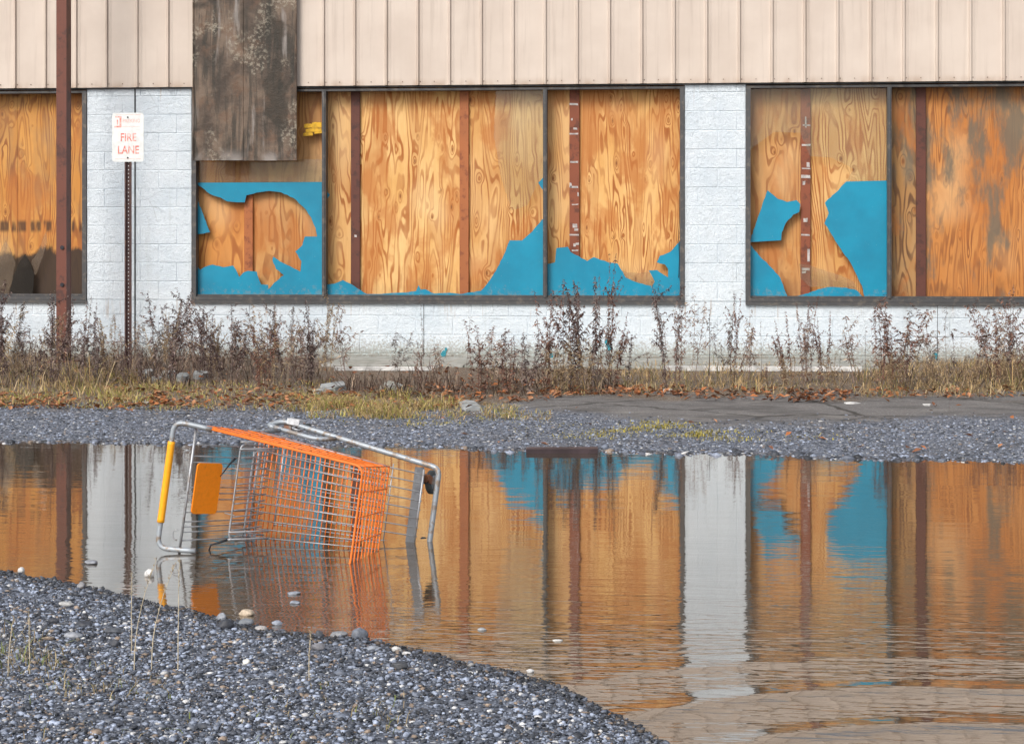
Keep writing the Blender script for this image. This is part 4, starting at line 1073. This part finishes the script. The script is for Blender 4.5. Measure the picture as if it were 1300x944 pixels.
for i in range(60):
    u = -25+i*7.4+rw.uniform(-7, 7); vt = float(np.interp(u, [q_[0] for q_ in lm], [q_[1] for q_ in lm]))+rw.choice((-8, 0, 12, 30, 50, 62))+rw.uniform(-4, 10)
    if u > 150 and rw.random() < .12: continue
    if 145 < u < 178: vt += 25
    weed(rw.choice(['dark', 'dark', 'dark', 'single', 'tan' if u < 40 else 'dark', 'grey']), u, rw.uniform(462, 492), vt, lT, gT, rw.uniform(.7, 1.4), rw.uniform(-.16, .16))
for i in range(20):
    u = -15+i*24+rw.uniform(-10, 10)
    weed('wisp' if i % 3 else 'tan', u, rw.uniform(470, 490), rw.uniform(366, 405), 'pale straw-coloured branching weed among the dark thicket at the left', 'pale weeds in the stand on the left', rw.uniform(.8, 1.3))
gW = 'single dead weeds along the wall'
for a_ in [
    ('single', 116, 478, 340, 'tall leaning dead weed against the white pillar left of the sign', .6, .10),
    ('single', 84, 480, 372, 'dead weed rising in front of the foot of the rust red post', .9, 0),
    ('red', 330, 496, 392, 'reddish dead weed below the left part of the middle window', .9, 0),
    ('dark', 398, 488, 385, 'dark dead weed below the first mullion of the middle window', .7, 0),
    ('grey', 505, 484, 408, 'arching grey dead weed on the sidewalk edge below the middle window', 1.3, 0),
    ('thin', 539, 478, 372, 'very thin upright stalk rising over the sill of the middle window', .7, 0),
    ('red', 535, 492, 425, 'low reddish weed at the foot of the thin upright stalk', 1.0, 0),
    ('thin', 590, 492, 400, 'pale wispy weed left of the dense clump', 1.2, -.03),
    ('red', 607, 500, 408, 'fan-shaped pale reddish weed left of the dense clump', 1.4, 0),
    ('single', 636, 492, 386, 'tall dark weed at the left side of the dense clump', 1.1, -.05),
    ('single', 653, 492, 396, 'tall dark weed second from the left side of the dense clump', 1.1, 0),
    ('single', 668, 494, 394, 'dark weed with twin plumes within the dense clump', 1.1, .02),
    ('dark', 663, 502, 425, 'dark bushy weed low in front of the dense clump', 1.3, 0),
    ('red', 640, 500, 430, 'brown bushy weed low at the left of the dense clump', 1.5, 0),
    ('red', 700, 496, 362, 'tall brown weed at the second mullion of the middle window', .9, 0),
    ('dark', 716, 496, 350, 'tall dark weed just right of the second mullion', .8, 0),
    ('red', 735, 494, 348, 'bushy reddish weed in the middle of the dense clump', .9, 0),
    ('dark', 752, 495, 356, 'dark bushy weed at the right of the dense clump', .8, 0),
    ('red', 768, 490, 300, 'tallest reddish stem leaning right before the blue sheet of the right pane', .45, .06),
    ('red', 776, 492, 372, 'reddish weed ending the dense clump at the right', .8, .06),
    ('tan', 745, 498, 430, 'tan bushy undergrowth at the foot of the dense clump', 1.5, 0),
    ('tan', 715, 499, 436, 'tan undergrowth below the second mullion', 1.5, 0),
    ('single', 795, 487, 400, 'small weed with spiky branches right of the dense clump', 1.3, 0),
    ('single', 826, 488, 440, 'short dark leaning weed before the pillar', 1.0, -.12),
    ('dark', 850, 496, 368, 'tall weed under the right corner of the middle window', .7, 0),
    ('red', 858, 490, 376, 'reddish weed beside the right frame of the middle window', .7, 0),
    ('thin', 899, 482, 372, 'thin forked weed before the second white pillar', 1.2, 0),
    ('grey', 918, 486, 392, 'curling grey weed before the second white pillar', .8, 0),
    ('red', 932, 484, 358, 'tall leaning reddish weed at the left edge of the right window', .7, .07),
    ('thin', 967, 485, 392, 'single thin stalk left of the three close weeds', .5, -.03),
    ('single', 974, 492, 452, 'short dark weed in the grass below the right window', 1.6, 0),
    ('red', 1003, 490, 384, 'left of the three close weeds below the right window', .9, -.08),
    ('red', 1027, 486, 380, 'middle one of the three close weeds below the right window', .8, 0),
    ('red', 1047, 486, 384, 'right one of the three close weeds below the right window', .8, .04),
    ('thin', 1064, 482, 410, 'thin curved weed right of the three close weeds', 1.0, .08),
    ('thin', 1098, 486, 400, 'slim grey weed left of the pale tuft', .9, 0),
    ('red', 1114, 492, 378, 'bushy reddish weed above the pale tuft', .9, 0),
    ('red', 1132, 492, 378, 'branching weed right above the pale tuft', 1.2, .05),
    ('grey', 1150, 490, 396, 'grey branching weed right of the pale tuft', 1.1, .08),
    ('thin', 1202, 478, 386, 'slender weed under the right pane of the right window', 1.0, 0),
    ('single', 1212, 480, 396, 'dark slender weed beside its thinner neighbour under the right pane', .8, .03),
    ('red', 1268, 486, 372, 'leaning reddish weed near the right edge', .9, -.10),
    ('dark', 1286, 488, 372, 'dense brown weed at the right edge', .7, 0),
    ('red', 1302, 490, 366, 'tall brown weed cut by the right edge', .8, 0),
    ('tan', 1280, 494, 445, 'tan bushy undergrowth at the right edge', 1.5, 0),
    ('tan', 1128, 496, 448, 'tan bushy undergrowth behind the pale tuft', 1.5, 0),
    ('wisp', 622, 494, 392, 'pale branching wisp at the left edge of the dense clump', 1.2, 0),
    ('wisp', 690, 494, 384, 'pale branching wisp before the second mullion', 1.0, 0),
    ('wisp', 760, 492, 384, 'pale branching wisp at the right side of the dense clump', 1.2, .05),
    ('wisp', 872, 490, 384, 'pale wisp at the left edge of the second white pillar', .9, 0),
    ('wisp', 945, 486, 372, 'pale wisp at the right edge of the second white pillar', .9, 0),
    ('wisp', 1015, 488, 392, 'pale wisp between the three close weeds', 1.0, 0),
    ('wisp', 1085, 488, 398, 'pale wisp right of the three close weeds', 1.3, 0),
    ('wisp', 1142, 490, 386, 'pale wisp leaning over the pale tuft', 1.2, .06),
    ('wisp', 1185, 486, 392, 'pale wisp under the dark stud of the right window', 1.2, 0),
    ('wisp', 1240, 486, 384, 'pale wisp left of the weeds at the right edge', 1.2, .04),
    ('wisp', 1275, 490, 350, 'tall pale wisp at the right edge rising over the sill', .9, 0),
    ('wisp', 560, 488, 410, 'pale low wisp right of the very thin stalk', 1.2, 0),
    ('tan', 1000, 494, 452, 'low tan bush under the left of the three close weeds', 1.6, 0),
    ('tan', 1060, 496, 450, 'low tan bush right of the three close weeds', 1.6, 0),
    ('tan', 1185, 496, 450, 'low tan bush at the far right stretch of dry grass', 1.8, 0),
    ('tan', 1235, 496, 452, 'low tan bush left of the weeds at the right edge', 1.8, 0),
    ('single', 1205, 522, 503, 'tiny weed standing alone in the asphalt edge', 1.0, 0) ]:
    weed(a_[0], a_[1], a_[2], a_[3], a_[4], gW, a_[5], a_[6])
for L_ in protos.values():
    for o_ in L_: bpy.data.objects.remove(o_)

# low tangle of dead plants, stuff
def tangle(name, spots, n, cols, hmin, hmax, wd, curl, mat, kind='stuff'):
    b = MB(); r = random.Random(len(name)+n)
    tot = sum(s_[4] for s_ in spots)
    for (u0, u1, v0, v1, wgt) in spots:
        for i in range(int(n*wgt/tot)):
            u = r.uniform(u0, u1); v = r.uniform(v0, v1); q_ = on_z(u, v, .12); z_ = gz(q_[0], q_[1]); clump = .5+.5*math.sin(q_[0]*7+math.sin(q_[1]*5)*2)
            clump *= .55+.45*math.sin(q_[0]*2.3+1.7)
            if r.random() > .25+.75*max(clump, 0): continue
            h_ = r.uniform(hmin, hmax)*(.5+.8*max(clump, 0)); a_ = r.uniform(0, 6.28); le = r.uniform(.1, curl)*h_
            p0 = Vector((q_[0], q_[1], z_-.01)); p1 = p0+Vector((math.cos(a_)*le*.4, math.sin(a_)*le*.4, h_*.65)); p2_ = p0+Vector((math.cos(a_)*le*1.3, math.sin(a_)*le*1.3, h_*r.uniform(.55, 1.0)))
            s_ = Vector((math.sin(a_), -math.cos(a_), 0))*wd*r.uniform(.6, 1.3)
            if abs(s_.x) < wd*.4: s_.x = wd*.5
            b.add([p0-s_, p0+s_, p1+s_*.8, p1-s_*.8, p2_], [(0, 1, 2, 3), (3, 2, 4)])
            c = r.choice(cols); f_ = r.uniform(.7, 1.3); b.c += [(c[0]*f_, c[1]*f_, c[2]*f_, 1)]*5
    return tag(b.build(name, M[mat]), kind=kind)
GR = [(.40, .38, .09), (.50, .42, .12), (.28, .31, .06), (.60, .48, .20), (.44, .32, .13)]
DRY = [(.50, .35, .17), (.42, .28, .13), (.60, .46, .26), (.25, .17, .09), (.22, .20, .07)]
tangle('grass', [(-60, 130, 470, 511, 5), (130, 180, 478, 512, 2.0), (180, 420, 486, 514, 8), (390, 590, 506, 522, 5), (420, 520, 500, 512, 1), (612, 655, 508, 522, 1.2), (640, 700, 515, 524, .8)], 20000, GR+DRY[:4]+DRY[:2], .03, .12, .0026, 1.9, 'grass')
tangle('yellow_grass', [(650, 900, 526, 540, 2.5), (700, 890, 530, 541, 2), (880, 1010, 535, 545, .5), (560, 700, 514, 528, 1), (980, 1130, 538, 546, .25), (430, 640, 520, 529, .8)], 5200, [(.42, .36, .06), (.50, .42, .12), (.36, .30, .10)], .012, .045, .004, 1.5, 'grass')
tangle('dry_grass', [(790, 970, 468, 498, 4), (960, 1300, 466, 500, 9), (1170, 1360, 460, 502, 6), (620, 830, 470, 500, 3.5), (-60, 180, 455, 500, 3), (1085, 1135, 470, 503, 2)], 13000, DRY, .03, .15, .0028, 1.9, 'grass')
tangle('tall_dry_tuft', [(1085, 1160, 478, 503, 5), (1275, 1330, 470, 500, 2), (-60, 130, 465, 500, 6), (700, 760, 484, 502, 2)], 1500, DRY, .15, .40, .003, 1.0, 'grass')
tangle('dead_undergrowth', [(-60, 350, 456, 492, 9), (300, 430, 470, 492, 1.5), (440, 640, 486, 503, 1.6), (610, 780, 476, 500, 4), (1060, 1330, 476, 494, 1.5)], 8500, [(.13, .085, .065), (.20, .14, .105), (.30, .22, .16), (.08, .055, .045)], .06, .26, .0045, 1.9, 'grass')

# fallen leaves
b = MB(); r = random.Random(21)
for (u0, u1, v0, v1, n_) in [(-60, 260, 503, 512, 240), (190, 215, 498, 509, 60), (300, 460, 498, 512, 160), (540, 700, 486, 508, 300), (700, 870, 492, 502, 300), (860, 1010, 494, 506, 160), (1000, 1080, 497, 508, 160), (1080, 1300, 494, 505, 140), (130, 600, 492, 514, 420), (-40, 90, 496, 512, 160), (200, 1300, 505, 560, 45), (0, 600, 470, 500, 160)]:
    for i in range(n_):
        u = r.uniform(u0, u1); v = r.uniform(v0, v1); q_ = on_z(u, v, .12); z_ = gz(q_[0], q_[1])
        if shore(q_[0], q_[1]) > -.05: continue
        p0 = Vector((q_[0], q_[1], z_+r.uniform(.006, .035))); s_ = r.uniform(.018, .05); a_ = r.uniform(0, 6.28); s_ *= .8; e1 = Vector((math.cos(a_), math.sin(a_), r.uniform(-.3, .5)))*s_; e2 = Vector((-math.sin(a_), math.cos(a_), r.uniform(-.2, .6)))*s_*.6
        b.add([p0-e1, p0-e1*.2+e2+Vector((0, 0, s_*.3)), p0+e1+Vector((0, 0, s_*.2)), p0+e1*.1-e2+Vector((0, 0, s_*.35)), p0], [(0, 4, 1), (1, 4, 2), (2, 4, 3), (3, 4, 0)])
        c = r.choice([(.42, .15, .05), (.34, .13, .05), (.22, .09, .045), (.50, .24, .12), (.16, .08, .05)]); b.c += [(*c, 1)]*5
tag(b.build('fallen_leaves', M['leaf']), kind='stuff')

# foreground straws and tufts on the near bank
tangle('bank_grass', [(-40, 90, 815, 870, 3), (60, 220, 830, 880, 2.5), (300, 520, 845, 900, 1.4), (0, 60, 790, 830, .5), (350, 420, 830, 850, .3), (0, 500, 870, 990, 4)], 1500, [(.42, .34, .20), (.30, .24, .13), (.20, .24, .07), (.25, .20, .14)], .02, .085, .0018, 1.4, 'grass')
for i, (u, v, du, vt, l_) in enumerate([(170, 852, 30, 706, 'tall pale straw leaning right in front of the cart handle reflection'), (167, 828, 0, 722, 'pale upright straw at the left of the leaning straws'), (192, 850, 32, 712, 'second pale straw leaning right beside the tall one'), (226, 852, 2, 705, 'thin upright straw before the orange grip reflection'), (38, 856, -2, 770, 'short brown stalk on the left gravel'), (10, 860, 8, 780, 'short bent stalk at the far left'), (392, 862, 3, 800, 'thin twisted stalk at the bottom below the cart')]):
    p_ = on_ground(u, v); d_ = p_.y-CAM[1]; h_ = (v-vt)*d_/F; lx = du*d_/F; b = MB(); r = random.Random(i)
    pts = [Vector((lx*t*t+r.uniform(-.001, .001), 0, h_*t)) for t in np.linspace(0, 1, 8)]; b.tube(pts, .0022, 5, r1=.0011)
    while len(b.c) < len(b.v): b.c.append((.62, .54, .40, 1))
    for k in range(26):
        t = r.uniform(.7, 1) if k < 18 else r.uniform(.05, .6); q_ = Vector((lx*t*t, 0, h_*t)); a_ = r.uniform(0, 6.28); dv = Vector((math.cos(a_)*.5, math.sin(a_)*.5, .8))*r.uniform(.004, .011); dv *= 1.5; sd_ = Vector((.0016, .0006, 0))
        b.add([q_, q_+dv*.5+sd_, q_+dv, q_+dv*.5-sd_], [(0, 1, 2, 3)]); b.c += [(.46, .38, .27, 1)]*4
    o_ = b.build('straw', M['grass']); o_.location = p_; tag(o_, l_, 'straw', 'dry straws on the near bank')
